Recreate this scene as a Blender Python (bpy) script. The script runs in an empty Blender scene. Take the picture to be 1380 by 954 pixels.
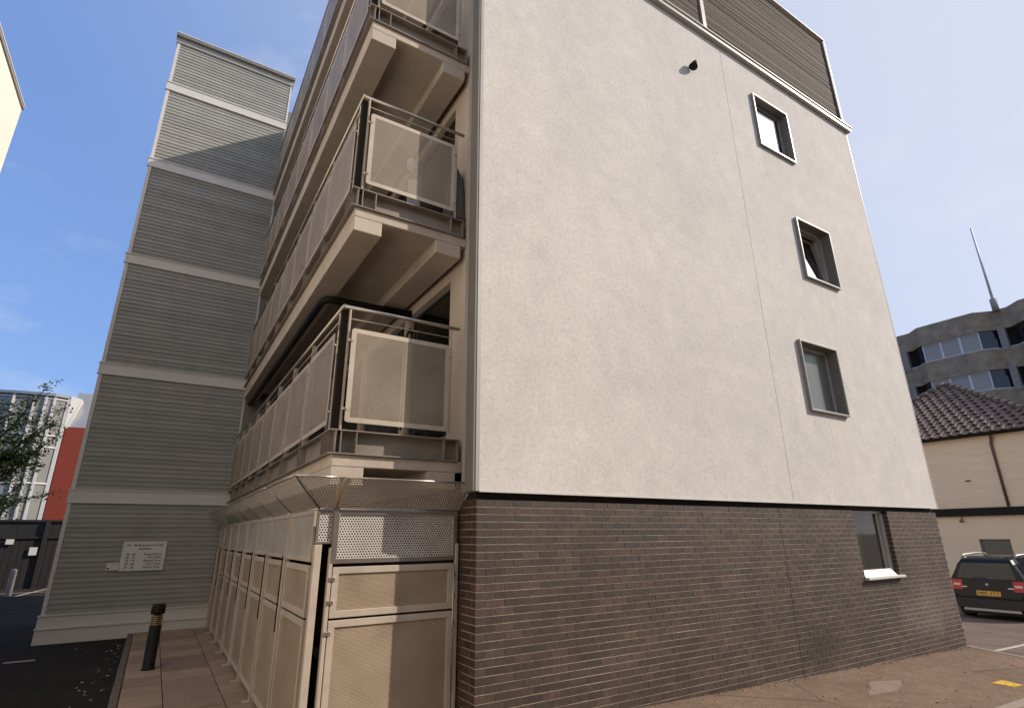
import bpy, math, random
from mathutils import Vector, Matrix
random.seed(7)
S = bpy.context.scene
col = S.collection
R = math.radians

# ------------------------------------------------------------------ camera
CAM = Vector((-2.802, -5.2, 1.70))
def cam_axes(yaw, pitch, roll):
    a, b, c = R(yaw), R(pitch), R(roll)
    fwd = Vector((math.sin(a)*math.cos(b), math.cos(a)*math.cos(b), math.sin(b)))
    right = Vector((math.cos(a), -math.sin(a), 0))
    up = right.cross(fwd)
    return right*math.cos(c) + up*math.sin(c), up*math.cos(c) - right*math.sin(c), fwd
rt, upv, fw = cam_axes(32.025, 18.351, -0.491)
cd = bpy.data.cameras.new('camera'); cam = bpy.data.objects.new('camera', cd); col.objects.link(cam)
cam.matrix_world = Matrix(((rt.x, upv.x, -fw.x, CAM.x), (rt.y, upv.y, -fw.y, CAM.y), (rt.z, upv.z, -fw.z, CAM.z), (0, 0, 0, 1)))
cd.sensor_width = 36.0; cd.sensor_fit = 'HORIZONTAL'; cd.lens = 734.53/1380*36.0
cd.clip_start = 0.05; cd.clip_end = 3000
S.camera = cam

# ------------------------------------------------------------------ sky, sun, exposure
LIGHT = Vector((-1.78, 1.0, -1.36)).normalized()          # the way sunlight travels
TO_SUN = -LIGHT
SUN_EL = math.asin(TO_SUN.z); SUN_AZ = math.atan2(TO_SUN.x, TO_SUN.y)
w = bpy.data.worlds.new('World'); S.world = w; w.use_nodes = True
wn, wl = w.node_tree.nodes, w.node_tree.links
wn.clear()
wo = wn.new('ShaderNodeOutputWorld'); bg = wn.new('ShaderNodeBackground'); sky = wn.new('ShaderNodeTexSky')
sky.sky_type = 'NISHITA'; sky.sun_disc = False
sky.sun_elevation = SUN_EL; sky.sun_rotation = SUN_AZ
sky.altitude = 30; sky.air_density = 1.0; sky.dust_density = 0.8; sky.ozone_density = 3.0
# thin wisps of cloud
tc = wn.new('ShaderNodeTexCoord'); mp = wn.new('ShaderNodeMapping'); mp.inputs['Scale'].default_value = (3.0, 3.0, 6.0)
nz = wn.new('ShaderNodeTexNoise'); nz.inputs['Scale'].default_value = 1.3; nz.inputs['Detail'].default_value = 6; nz.inputs['Roughness'].default_value = 0.62
cr = wn.new('ShaderNodeValToRGB'); cr.color_ramp.elements[0].position = 0.54; cr.color_ramp.elements[1].position = 0.92
cr.color_ramp.elements[1].color = (0.55, 0.55, 0.55, 1)
mx = wn.new('ShaderNodeMix'); mx.data_type = 'RGBA'
wl.new(tc.outputs['Generated'], mp.inputs['Vector']); wl.new(mp.outputs[0], nz.inputs['Vector']); wl.new(nz.outputs['Fac'], cr.inputs[0])
# an even high veil over the whole sky, then the wisps
vl = wn.new('ShaderNodeMix'); vl.data_type = 'RGBA'; vl.inputs[0].default_value = 0.42; vl.inputs[7].default_value = (3.0, 5.3, 11.4, 1)
wl.new(sky.outputs[0], vl.inputs[6])
# bright haze spreading round the sun
dt = wn.new('ShaderNodeVectorMath'); dt.operation = 'DOT_PRODUCT'; dt.inputs[1].default_value = TO_SUN; wl.new(tc.outputs['Generated'], dt.inputs[0])
au = wn.new('ShaderNodeMapRange'); au.interpolation_type = 'SMOOTHSTEP'; au.inputs[1].default_value = -0.25; au.inputs[2].default_value = 1.0; au.inputs[3].default_value = 0.0; au.inputs[4].default_value = 0.74
wl.new(dt.outputs['Value'], au.inputs[0])
hz = wn.new('ShaderNodeMix'); hz.data_type = 'RGBA'; hz.inputs[7].default_value = (7.5, 7.6, 8.2, 1)
wl.new(au.outputs[0], hz.inputs[0]); wl.new(vl.outputs[2], hz.inputs[6])
wl.new(cr.outputs[0], mx.inputs[0]); wl.new(hz.outputs[2], mx.inputs[6]); mx.inputs[7].default_value = (7.5, 7.7, 8.0, 1)
wl.new(mx.outputs[2], bg.inputs[0]); bg.inputs[1].default_value = 0.11; wl.new(bg.outputs[0], wo.inputs[0])
sd = bpy.data.lights.new('sun', 'SUN'); sd.energy = 5.0; sd.angle = R(0.5); sd.color = (1.0, 0.885, 0.75)
sun = bpy.data.objects.new('sun', sd); col.objects.link(sun); sun.location = (20, -20, 30)
sun.rotation_euler = LIGHT.to_track_quat('-Z', 'Y').to_euler()
S.view_settings.view_transform = 'Standard'; S.view_settings.look = 'None'
S.view_settings.exposure = 0.02; S.view_settings.gamma = 1.0; S.view_settings.use_curve_mapping = False
S.cycles.use_denoising = True; S.cycles.max_bounces = 8; S.cycles.transparent_max_bounces = 24
S.cycles.diffuse_bounces = 5

# ------------------------------------------------------------------ materials
MATS = {}
class N:                                                  # small node helper
    def __init__(s, name):
        s.m = bpy.data.materials.new(name); s.m.use_nodes = True; s.nt = s.m.node_tree; s.nt.nodes.clear()
        s.out = s.nt.nodes.new('ShaderNodeOutputMaterial'); s.b = s.nt.nodes.new('ShaderNodeBsdfPrincipled')
        s.nt.links.new(s.b.outputs[0], s.out.inputs[0])
    def n(s, t, **k):
        o = s.nt.nodes.new('ShaderNode'+t)
        for a, v in k.items(): setattr(o, a, v)
        return o
    def l(s, a, b): s.nt.links.new(a, b)
    def math(s, op, a, b=None):
        o = s.n('Math', operation=op)
        for i, v in enumerate((a, b)):
            if v is None: continue
            if isinstance(v, (int, float)): o.inputs[i].default_value = v
            else: s.l(v, o.inputs[i])
        return o.outputs[0]
    def coord(s, scale=(1, 1, 1), world=False):
        m = s.n('Mapping'); m.inputs['Scale'].default_value = scale
        if world:
            g = s.n('NewGeometry'); s.l(g.outputs['Position'], m.inputs[0])
        else:
            t = s.n('TexCoord'); s.l(t.outputs['Object'], m.inputs[0])
        return m.outputs[0]
    def noise(s, vec, scale, detail=4, rough=0.55):
        o = s.n('TexNoise'); o.inputs['Scale'].default_value = scale; o.inputs['Detail'].default_value = detail; o.inputs['Roughness'].default_value = rough
        s.l(vec, o.inputs['Vector']); return o.outputs['Fac']
    def ramp(s, fac, stops):
        o = s.n('ValToRGB'); e = o.color_ramp.elements
        while len(e) < len(stops): e.new(0.5)
        for i, (p, c) in enumerate(stops): e[i].position = p; e[i].color = (*c, 1) if len(c) == 3 else c
        s.l(fac, o.inputs[0]); return o.outputs[0]
    def mix(s, fac, a, b, mode='MIX'):
        o = s.n('Mix', data_type='RGBA', blend_type=mode)
        for i, v in ((0, fac), (6, a), (7, b)):
            if isinstance(v, (int, float)): o.inputs[i].default_value = v
            elif isinstance(v, tuple): o.inputs[i].default_value = (*v, 1)
            else: s.l(v, o.inputs[i])
        return o.outputs[2]
    def bump(s, h, strength=0.3, dist=0.01):
        o = s.n('Bump'); o.inputs['Strength'].default_value = strength; o.inputs['Distance'].default_value = dist
        s.l(h, o.inputs['Height']); s.l(o.outputs[0], s.b.inputs['Normal'])
    def set(s, rough=0.6, metal=0.0, spec=None):
        s.b.inputs['Roughness'].default_value = rough; s.b.inputs['Metallic'].default_value = metal
        if spec is not None: s.b.inputs['Specular IOR Level'].default_value = spec
    def colour(s, c):
        if isinstance(c, tuple): s.b.inputs['Base Color'].default_value = (*c, 1)
        else: s.l(c, s.b.inputs['Base Color'])

def mottled(name, c, var=0.18, scale=3.0, rough=0.6, metal=0.0, bump=0.0, bscale=60, spec=None, world=True, stretch=(1, 1, 1), rand=0.0):
    k = N(name); v = k.coord(stretch, world)
    a = k.noise(v, scale, 6, 0.6); b = k.noise(v, scale*9, 3)
    f = k.math('ADD', k.math('MULTIPLY', a, 0.7), k.math('MULTIPLY', b, 0.3))
    lo = tuple(x*(1-var) for x in c); hi = tuple(min(1, x*(1+var)) for x in c)
    cc = k.ramp(f, [(0.3, lo), (0.7, hi)])
    if rand:
        oi = k.n('ObjectInfo'); r = k.math('ADD', k.math('MULTIPLY', oi.outputs['Random'], 2*rand), 1-rand)
        hs = k.n('HueSaturation'); k.l(r, hs.inputs['Value']); k.l(cc, hs.inputs['Color']); cc = hs.outputs[0]
    k.colour(cc); k.set(rough, metal, spec)
    if bump: k.bump(k.noise(v, bscale, 5), bump)
    MATS[name] = k.m; return k.m

def brick_stains(k, v, c, amount):
    def blob(cx, cz, rx, rz):
        sp = k.n('SeparateXYZ'); k.l(v, sp.inputs[0])
        dx = k.math('DIVIDE', k.math('SUBTRACT', sp.outputs[0], cx), rx); dz = k.math('DIVIDE', k.math('SUBTRACT', sp.outputs[2], cz), rz)
        d = k.math('SQRT', k.math('ADD', k.math('MULTIPLY', dx, dx), k.math('MULTIPLY', dz, dz)))
        d = k.math('ADD', d, k.math('MULTIPLY', k.math('SUBTRACT', k.noise(v, 2.3, 5, 0.7), 0.5), 1.6))
        return k.ramp(d, [(0.35, (1, 1, 1)), (0.95, (0, 0, 0))])
    c = k.mix(k.math('MULTIPLY', blob(9.3, 0.35, 1.5, 0.55), amount), c, (0.50, 0.43, 0.36))
    c = k.mix(k.math('MULTIPLY', blob(5.75, 0.1, 0.75, 0.40), 0.55), c, (0.022, 0.018, 0.015))
    return c
def brick_mat(name, island):
    k = N(name)
    if island: rnd = k.n('NewGeometry').outputs['Random Per Island']
    else: rnd = k.n('ObjectInfo').outputs['Random']
    base = k.ramp(rnd, [(0.0, (0.042, 0.030, 0.023)), (0.2, (0.054, 0.038, 0.028)), (0.6, (0.064, 0.043, 0.033)), (0.9, (0.078, 0.052, 0.041)), (1.0, (0.088, 0.050, 0.037))])
    v = k.coord(world=True); s1 = k.noise(v, 14, 5, 0.7); s2 = k.noise(v, 0.9, 4)
    base = k.mix(1.0, base, k.ramp(s1, [(0.3, (0.62, 0.62, 0.62)), (0.7, (1.28, 1.26, 1.24))]), 'MULTIPLY')
    base = k.mix(1.0, base, k.ramp(s2, [(0.3, (0.70, 0.69, 0.68)), (0.7, (1.18, 1.15, 1.12))]), 'MULTIPLY')
    base = brick_stains(k, v, base, 0.10)
    k.colour(base); k.set(0.62); k.bump(k.noise(v, 90, 4), 0.25, 0.004); MATS[name] = k.m; return k.m

def perf_mat(name, pitch, dia, c, rough=0.45, metal=0.0):
    k = N(name); uv = k.n('UVMap'); sp = k.n('SeparateXYZ'); k.l(uv.outputs[0], sp.inputs[0])
    vv = k.math('DIVIDE', sp.outputs[1], pitch*0.866); row = k.math('FLOOR', vv)
    odd = k.math('MULTIPLY', k.math('MODULO', row, 2.0), 0.5)
    uu = k.math('ADD', k.math('DIVIDE', sp.outputs[0], pitch), odd)
    fx = k.math('SUBTRACT', k.math('FRACT', uu), 0.5); fy = k.math('MULTIPLY', k.math('SUBTRACT', k.math('FRACT', vv), 0.5), 0.866)
    d = k.math('SQRT', k.math('ADD', k.math('MULTIPLY', fx, fx), k.math('MULTIPLY', fy, fy)))
    hole = k.math('LESS_THAN', d, dia/pitch/2)
    v = k.coord(world=True); f = k.noise(v, 2.2, 6, 0.65)
    k.colour(k.ramp(f, [(0.3, tuple(x*0.8 for x in c)), (0.7, tuple(x*1.12 for x in c))])); k.set(rough, metal)
    tr = k.n('BsdfTransparent'); ms = k.n('MixShader')
    k.l(hole, ms.inputs[0]); k.l(k.b.outputs[0], ms.inputs[1]); k.l(tr.outputs[0], ms.inputs[2]); k.l(ms.outputs[0], k.out.inputs[0])
    MATS[name] = k.m; return k.m

def glass_mat(name, tint, rough=0.03, clear=0.25, spec=0.9):
    k = N(name); k.colour(tint); k.set(rough, 0.0, spec)
    v = k.coord(world=True); k.bump(k.noise(v, 1.2, 2), 0.04, 0.05)
    tr = k.n('BsdfTransparent'); ms = k.n('MixShader'); ms.inputs[0].default_value = clear
    k.l(k.b.outputs[0], ms.inputs[1]); k.l(tr.outputs[0], ms.inputs[2]); k.l(ms.outputs[0], k.out.inputs[0]); MATS[name] = k.m

def render_mat():
    k = N('render'); v = k.coord(world=True)
    big = k.noise(v, 0.45, 5, 0.6); mid = k.noise(v, 2.6, 7, 0.72); fine = k.noise(v, 22, 5, 0.75)
    c = k.ramp(big, [(0.3, (0.602, 0.584, 0.556)), (0.7, (0.70, 0.673, 0.634))])
    c = k.mix(1.0, c, k.ramp(mid, [(0.3, (0.89, 0.89, 0.895)), (0.72, (1.055, 1.05, 1.035))]), 'MULTIPLY')
    c = k.mix(1.0, c, k.ramp(fine, [(0.28, (0.80, 0.79, 0.77)), (0.5, (1.0, 1.0, 1.0)), (0.75, (1.10, 1.10, 1.09))]), 'MULTIPLY')
    # rain-wash streaks that hang from the flashing and the window surrounds
    vs = k.noise(k.coord((9, 9, 0.22), True), 1.5, 5, 0.7)
    pos = k.n('NewGeometry').outputs['Position']; sp = k.n('SeparateXYZ'); k.l(pos, sp.inputs[0])
    def band(z_top, fall, x0=None, x1=None):
        d = k.math('DIVIDE', k.math('SUBTRACT', sp.outputs[2], z_top-fall), fall)
        m = k.math('MULTIPLY', k.math('MINIMUM', k.math('MAXIMUM', d, 0.0), 1.0), k.math('LESS_THAN', sp.outputs[2], z_top))
        if x0 is not None: m = k.math('MULTIPLY', m, k.math('MULTIPLY', k.math('GREATER_THAN', sp.outputs[0], x0), k.math('LESS_THAN', sp.outputs[0], x1)))
        return m
    msk = band(11.35, 1.6)
    for b in ((6.37, 7.57, 9.2, 1.5), (7.17, 8.38, 6.45, 1.4), (6.47, 7.68, 3.7, 1.3)): msk = k.math('MAXIMUM', msk, band(b[2], b[3], b[0]+.04, b[1]-.04))
    st_f = k.math('MULTIPLY', k.math('MULTIPLY', msk, k.ramp(vs, [(0.45, (0, 0, 0)), (0.68, (1, 1, 1))])), 0.30)
    c = k.mix(st_f, c, (0.40, 0.385, 0.36))
    # chips, filled spots
    vo = k.n('TexVoronoi'); vo.inputs['Scale'].default_value = 2.1; k.l(v, vo.inputs['Vector'])
    spot = k.math('LESS_THAN', vo.outputs['Distance'], k.math('MULTIPLY', k.noise(v, 1.1, 3), 0.055))
    c = k.mix(k.math('MULTIPLY', spot, 0.6), c, (0.84, 0.82, 0.77))
    k.colour(c); k.set(0.9, 0, 0.2)
    h = k.math('ADD', k.math('MULTIPLY', k.noise(v, 150, 4, 0.65), 0.6), k.math('MULTIPLY', k.noise(v, 16, 6, 0.72), 0.9))
    k.bump(h, 0.20, 0.008); MATS['render'] = k.m
render_mat()
brick_mat('brick', False); brick_mat('brick_mass', True)
k = N('mortar'); v = k.coord(world=True)
c = k.ramp(k.noise(v, 1.1, 6, 0.65), [(0.3, (0.27, 0.215, 0.17)), (0.7, (0.56, 0.46, 0.365))])
k.colour(brick_stains(k, v, c, 0.9)); k.set(0.9, 0, 0.2); k.bump(k.noise(v, 150, 4), 0.3); MATS['mortar'] = k.m
k = N('footpath'); v = k.coord(world=True)
c = k.ramp(k.noise(v, 0.9, 6, 0.65), [(0.3, (0.1443, 0.0998, 0.0702)), (0.7, (0.2146, 0.1485, 0.1044))])
c = k.mix(1.0, c, k.ramp(k.noise(v, 55, 3, 0.8), [(0.32, (0.55, 0.54, 0.53)), (0.5, (1, 1, 1)), (0.72, (1.55, 1.5, 1.45))]), 'MULTIPLY')
c = k.mix(1.0, c, k.ramp(k.noise(v, 6, 5, 0.7), [(0.3, (0.80, 0.79, 0.78)), (0.65, (1.08, 1.08, 1.08))]), 'MULTIPLY')
vo = k.n('TexVoronoi', feature='DISTANCE_TO_EDGE'); vo.inputs['Scale'].default_value = 0.42; k.l(k.mix(0.12, v, k.noise(v, 3, 4)), vo.inputs['Vector'])
c = k.mix(k.math('MULTIPLY', k.math('LESS_THAN', vo.outputs['Distance'], 0.004), 0.55), c, (0.03, 0.025, 0.02))
k.colour(c); k.set(0.95, 0, 0.2); k.bump(k.noise(v, 55, 4, 0.8), 0.6, 0.01); MATS['footpath'] = k.m
mottled('footpath_patch', (0.215, 0.155, 0.115), 0.25, 5, 0.92, bump=0.4, bscale=170)
k = N('road'); v = k.coord(world=True)
c = k.ramp(k.noise(v, 0.9, 6, 0.65), [(0.3, (0.1053, 0.078, 0.0608)), (0.7, (0.1566, 0.116, 0.0905))])
c = k.mix(1.0, c, k.ramp(k.noise(v, 48, 3, 0.8), [(0.32, (0.55, 0.54, 0.53)), (0.5, (1, 1, 1)), (0.72, (1.55, 1.5, 1.45))]), 'MULTIPLY')
c = k.mix(1.0, c, k.ramp(k.noise(v, 6, 5, 0.7), [(0.3, (0.80, 0.79, 0.78)), (0.65, (1.08, 1.08, 1.08))]), 'MULTIPLY')
vo = k.n('TexVoronoi', feature='DISTANCE_TO_EDGE'); vo.inputs['Scale'].default_value = 0.42; k.l(k.mix(0.12, v, k.noise(v, 3, 4)), vo.inputs['Vector'])
c = k.mix(k.math('MULTIPLY', k.math('LESS_THAN', vo.outputs['Distance'], 0.004), 0.55), c, (0.03, 0.025, 0.02))
k.colour(c); k.set(0.95, 0, 0.2); k.bump(k.noise(v, 48, 4, 0.8), 0.6, 0.01); MATS['road'] = k.m
mottled('asphalt', (0.030, 0.026, 0.022), 0.3, 1.3, 1.0, spec=0.08, bump=0.5, bscale=150)
mottled('kerb', (0.25, 0.20, 0.16), 0.18, 4, 0.85, bump=0.3)
mottled('kerb_dark', (0.14, 0.105, 0.08), 0.22, 4, 0.9, bump=0.3)
mottled('slab', (0.30, 0.21, 0.145), 0.24, 3, 0.88, bump=0.25, rand=0.2)
mottled('paint_line', (0.36, 0.31, 0.26), 0.4, 9, 0.8)
k = N('yellow_paint'); v = k.coord(world=True)
k.colour(k.mix(k.ramp(k.noise(v, 26, 5, 0.75), [(0.40, (0, 0, 0)), (0.50, (1, 1, 1))]), (0.15, 0.105, 0.075), (0.66, 0.42, 0.05))); k.set(0.85, 0, 0.2); MATS['yellow_paint'] = k.m
mottled('beam_steel', (0.245, 0.21, 0.175), 0.24, 3, 0.5, 0.15)
mottled('rail_steel', (0.50, 0.46, 0.41), 0.10, 6, 0.32, 0.85)
mottled('panel_frame', (0.50, 0.43, 0.35), 0.17, 2.2, 0.45, 0.1)
mottled('precast', (0.47, 0.405, 0.335), 0.17, 1.8, 0.85, bump=0.2)
mottled('beige_wall', (0.52, 0.445, 0.37), 0.06, 2, 0.85, bump=0.08)
mottled('board', (0.268, 0.270, 0.246), 0.11, 1.3, 0.7, stretch=(1.6, 1, 1.2), bump=0.15, bscale=40, rand=0.10)
mottled('tower_trim', (0.56, 0.55, 0.515), 0.06, 2, 0.55)
mottled('white_trim', (0.60, 0.585, 0.555), 0.05, 3, 0.45)
mottled('grey_trim', (0.40, 0.385, 0.36), 0.08, 3, 0.45, 0.2)
mottled('surround', (0.25, 0.245, 0.23), 0.07, 3, 0.42, 0.35)
mottled('reveal', (0.17, 0.165, 0.15), 0.10, 3, 0.55)
mottled('dark_gap', (0.018, 0.016, 0.014), 0.2, 3, 0.9)
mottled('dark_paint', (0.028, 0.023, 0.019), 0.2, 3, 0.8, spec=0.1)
mottled('slat_wood', (0.080, 0.061, 0.047), 0.65, 2.0, 0.85, stretch=(0.7, 1, 14), bump=0.4, bscale=30, rand=0.5)
mottled('black_metal', (0.012, 0.011, 0.010), 0.15, 3, 0.6, spec=0.2)
mottled('brass', (0.40, 0.29, 0.14), 0.15, 5, 0.35, 0.8)
mottled('sign_white', (0.62, 0.61, 0.58), 0.05, 5, 0.5)
mottled('ink', (0.03, 0.03, 0.03), 0.05, 5, 0.6)
mottled('blind', (0.80, 0.80, 0.78), 0.05, 8, 0.5)
mottled('cream_wall', (0.84, 0.775, 0.68), 0.05, 1.5, 0.85)
mottled('painted_brick', (0.82, 0.655, 0.46), 0.09, 1.4, 0.8, stretch=(1, 1, 6), bump=0.35, bscale=12)
mottled('painted_wall', (0.84, 0.67, 0.47), 0.06, 1.2, 0.8)
mottled('roof_tile', (0.17, 0.113, 0.086), 0.3, 3, 0.7, rand=0.28)
mottled('concrete_dark', (0.33, 0.25, 0.165), 0.38, 1.6, 0.95, bump=0.9, bscale=14)
mottled('concrete_pier', (0.30, 0.26, 0.225), 0.15, 2, 0.9)
mottled('white_frame', (0.62, 0.61, 0.60), 0.05, 2, 0.4)
mottled('office_inside', (0.10, 0.095, 0.09), 0.3, 0.6, 0.9)
mottled('red_wall', (0.21, 0.032, 0.016), 0.10, 1, 0.6)
mottled('zinc', (0.33, 0.34, 0.35), 0.12, 1, 0.35, 0.6, stretch=(3, 3, 0.3))
mottled('fence_black', (0.016, 0.014, 0.013), 0.3, 2, 0.7)
mottled('bark', (0.08, 0.06, 0.045), 0.3, 9, 0.9, bump=0.6, bscale=25)
mottled('car_paint', (0.006, 0.006, 0.008), 0.05, 2, 0.12, spec=0.3)
mottled('tyre', (0.015, 0.015, 0.015), 0.1, 6, 0.85)
mottled('black_plastic', (0.02, 0.02, 0.02), 0.1, 6, 0.55)
mottled('silver', (0.46, 0.46, 0.46), 0.05, 6, 0.32, 0.7)
mottled('lamp_red', (0.45, 0.012, 0.012), 0.2, 14, 0.15)
mottled('lamp_clear', (0.62, 0.45, 0.42), 0.1, 10, 0.15)
mottled('plate_yellow', (0.75, 0.42, 0.05), 0.04, 10, 0.4)
mottled('grit', (0.20, 0.155, 0.12), 0.6, 25, 0.9)
mottled('litter', (0.45, 0.42, 0.36), 0.3, 30, 0.8)
mottled('grey_cloth', (0.11, 0.10, 0.09), 0.2, 6, 0.9)
perf_mat('perf_fine', 0.0135, 0.0094, (0.42, 0.345, 0.265))
perf_mat('perf_door', 0.0125, 0.0074, (0.47, 0.37, 0.27))
perf_mat('perf_coarse', 0.027, 0.0155, (0.60, 0.57, 0.52), 0.45, 0.15)
glass_mat('window_glass', (0.030, 0.032, 0.030), 0.04, 0.35)
glass_mat('obscure_glass', (0.17, 0.185, 0.165), 0.22, 0.1)
glass_mat('dark_glass', (0.010, 0.010, 0.009), 0.05, 0.15)
glass_mat('office_glass', (0.40, 0.355, 0.305), 0.3, 0.05, 0.25)
glass_mat('facade_glass', (0.34, 0.345, 0.33), 0.06, 0.30)
glass_mat('car_glass', (0.012, 0.014, 0.014), 0.03, 0.35)
def leaf_mat():
    k = N('leaf'); r = k.n('NewGeometry').outputs['Random Per Island']
    k.colour(k.ramp(r, [(0, (0.06, 0.09, 0.018)), (0.6, (0.13, 0.16, 0.035)), (1, (0.34, 0.33, 0.06))])); k.set(0.6)
    k.b.inputs['Subsurface Weight'].default_value = 0.0
    tl = k.n('BsdfTranslucent'); tl.inputs[0].default_value = (0.20, 0.25, 0.04, 1); ms = k.n('MixShader'); ms.inputs[0].default_value = 0.3
    k.l(k.b.outputs[0], ms.inputs[1]); k.l(tl.outputs[0], ms.inputs[2]); k.l(ms.outputs[0], k.out.inputs[0]); MATS['leaf'] = k.m
leaf_mat()

# ------------------------------------------------------------------ builders
def tag(o, label=None, cat=None, group=None, kind=None):
    if label: o['label'] = label
    if cat: o['category'] = cat
    if group: o['group'] = group
    if kind: o['kind'] = kind
    return o
def thing(name, loc, label, cat, group=None):
    o = bpy.data.objects.new(name, None); o.empty_display_size = 0.2; col.objects.link(o); o.location = loc
    return tag(o, label, cat, group)
def wloc(o):
    p = Vector((0, 0, 0))
    while o is not None: p = p + o.location; o = o.parent
    return p
def link(name, me, parent=None, world=(0, 0, 0)):
    o = bpy.data.objects.new(name, me); col.objects.link(o); world = Vector(world)
    if parent is not None: o.parent = parent; o.location = world - wloc(parent)
    else: o.location = world
    return o
class MB:
    def __init__(s): s.v = []; s.f = []; s.uv = {}; s.sm = set()
    def quad(s, a, b, c, d, uv=None):
        i = len(s.v); s.v += [tuple(a), tuple(b), tuple(c), tuple(d)]; s.f.append((i, i+1, i+2, i+3))
        if uv: s.uv[len(s.f)-1] = uv
        return s
    def poly(s, pts):
        i = len(s.v); s.v += [tuple(p) for p in pts]; s.f.append(tuple(range(i, i+len(pts)))); return s
    def box(s, x0, x1, y0, y1, z0, z1):
        i = len(s.v)
        s.v += [(x0, y0, z0), (x1, y0, z0), (x1, y1, z0), (x0, y1, z0), (x0, y0, z1), (x1, y0, z1), (x1, y1, z1), (x0, y1, z1)]
        for q in ((0, 3, 2, 1), (4, 5, 6, 7), (0, 1, 5, 4), (1, 2, 6, 5), (2, 3, 7, 6), (3, 0, 4, 7)): s.f.append(tuple(i+k for k in q))
        return s
    def hexa(s, bot, top):                               # 4 + 4 corner points
        i = len(s.v); s.v += [tuple(p) for p in bot] + [tuple(p) for p in top]
        for q in ((0, 3, 2, 1), (4, 5, 6, 7), (0, 1, 5, 4), (1, 2, 6, 5), (2, 3, 7, 6), (3, 0, 4, 7)): s.f.append(tuple(i+k for k in q))
        return s
    def prism(s, pts, d):                                # polygon of 3D points extruded by d
        n = len(pts); i = len(s.v); d = Vector(d)
        s.v += [tuple(p) for p in pts] + [tuple(Vector(p)+d) for p in pts]
        s.f.append(tuple(reversed(range(i, i+n)))); s.f.append(tuple(range(i+n, i+2*n)))
        for k in range(n): s.f.append((i+k, i+(k+1) % n, i+n+(k+1) % n, i+n+k))
        return s
    def tube(s, pts, r, n=10, caps=True):
        pts = [Vector(p) for p in pts]; rs = r if isinstance(r, (list, tuple)) else [r]*len(pts); i = len(s.v)
        for k, p in enumerate(pts):
            t = (pts[min(k+1, len(pts)-1)] - pts[max(k-1, 0)]).normalized()
            a = t.cross(Vector((0, 0, 1)));  a = a if a.length > 1e-3 else t.cross(Vector((1, 0, 0)))
            a.normalize(); b = t.cross(a)
            for j in range(n):
                th = 2*math.pi*j/n; s.v.append(tuple(p + (a*math.cos(th)+b*math.sin(th))*rs[k]))
        for k in range(len(pts)-1):
            for j in range(n):
                s.sm.add(len(s.f)); s.f.append((i+k*n+j, i+(k+1)*n+j, i+(k+1)*n+(j+1) % n, i+k*n+(j+1) % n))
        if caps:
            s.f.append(tuple(i+j for j in range(n))); s.f.append(tuple(i+(len(pts)-1)*n+j for j in reversed(range(n))))
        return s
    def lathe(s, c, prof, n=24):                         # prof: (radius, z)
        i = len(s.v)
        for r, z in prof:
            for j in range(n):
                th = 2*math.pi*j/n; s.v.append((c[0]+r*math.cos(th), c[1]+r*math.sin(th), c[2]+z))
        for k in range(len(prof)-1):
            for j in range(n): s.sm.add(len(s.f)); s.f.append((i+k*n+j, i+k*n+(j+1) % n, i+(k+1)*n+(j+1) % n, i+(k+1)*n+j))
        return s
    def sheet(s, p, u, v, t=0.0):                        # sheet with metric UVs, doubled at a distance t
        p, u, v = Vector(p), Vector(u), Vector(v); n = u.cross(v).normalized()*t; lu, lv = u.length, v.length
        for o in ((Vector((0, 0, 0)), n) if t else (Vector((0, 0, 0)),)):
            s.quad(p+o, p+u+o, p+u+v+o, p+v+o, ((0, 0), (lu, 0), (lu, lv), (0, lv)))
        return s
    def mesh(s, name, mat, origin=(0, 0, 0)):
        o = Vector(origin); me = bpy.data.meshes.new(name); me.from_pydata([tuple(Vector(v)-o) for v in s.v], [], s.f)
        if s.uv:
            ul = me.uv_layers.new(name='UVMap')
            for fi, uv in s.uv.items():
                for k, li in enumerate(me.polygons[fi].loop_indices): ul.data[li].uv = uv[k]
        for fi in s.sm: me.polygons[fi].use_smooth = True
        if mat: me.materials.append(MATS[mat])
        me.update(); return me
    def build(s, name, mat, parent=None, origin=None, bevel=0, kind=None):
        if origin is None:
            if parent is not None and s.v:
                xs = [v[0] for v in s.v]; ys = [v[1] for v in s.v]; zs = [v[2] for v in s.v]
                origin = ((min(xs)+max(xs))/2, (min(ys)+max(ys))/2, min(zs))
            else: origin = (0, 0, 0)
        o = link(name, s.mesh(name, mat, origin), parent, origin)
        if bevel:
            b = o.modifiers.new('bevel', 'BEVEL'); b.width = bevel; b.segments = 2; b.limit_method = 'ANGLE'; b.angle_limit = R(40)
        if kind: o['kind'] = kind
        return o
def wall_cells(mb, axis, a0, a1, z0, z1, d0, d1, holes):
    """wall of boxes round rectangular holes; axis 'X' runs along X (depth in Y), 'Y' runs along Y (depth in X)"""
    As = sorted({a0, a1, *[h[0] for h in holes], *[h[1] for h in holes]}); Zs = sorted({z0, z1, *[h[2] for h in holes], *[h[3] for h in holes]})
    for i in range(len(As)-1):
        run = None
        for j in range(len(Zs)-1):
            ca, cz = (As[i]+As[i+1])/2, (Zs[j]+Zs[j+1])/2
            solid = not any(h[0] < ca < h[1] and h[2] < cz < h[3] for h in holes)
            if solid: run = (run[0], Zs[j+1]) if run else (Zs[j], Zs[j+1])
            if run and (not solid or j == len(Zs)-2):
                if axis == 'X': mb.box(As[i], As[i+1], d0, d1, run[0], run[1])
                else: mb.box(d0, d1, As[i], As[i+1], run[0], run[1])
                run = None
    return mb
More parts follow.
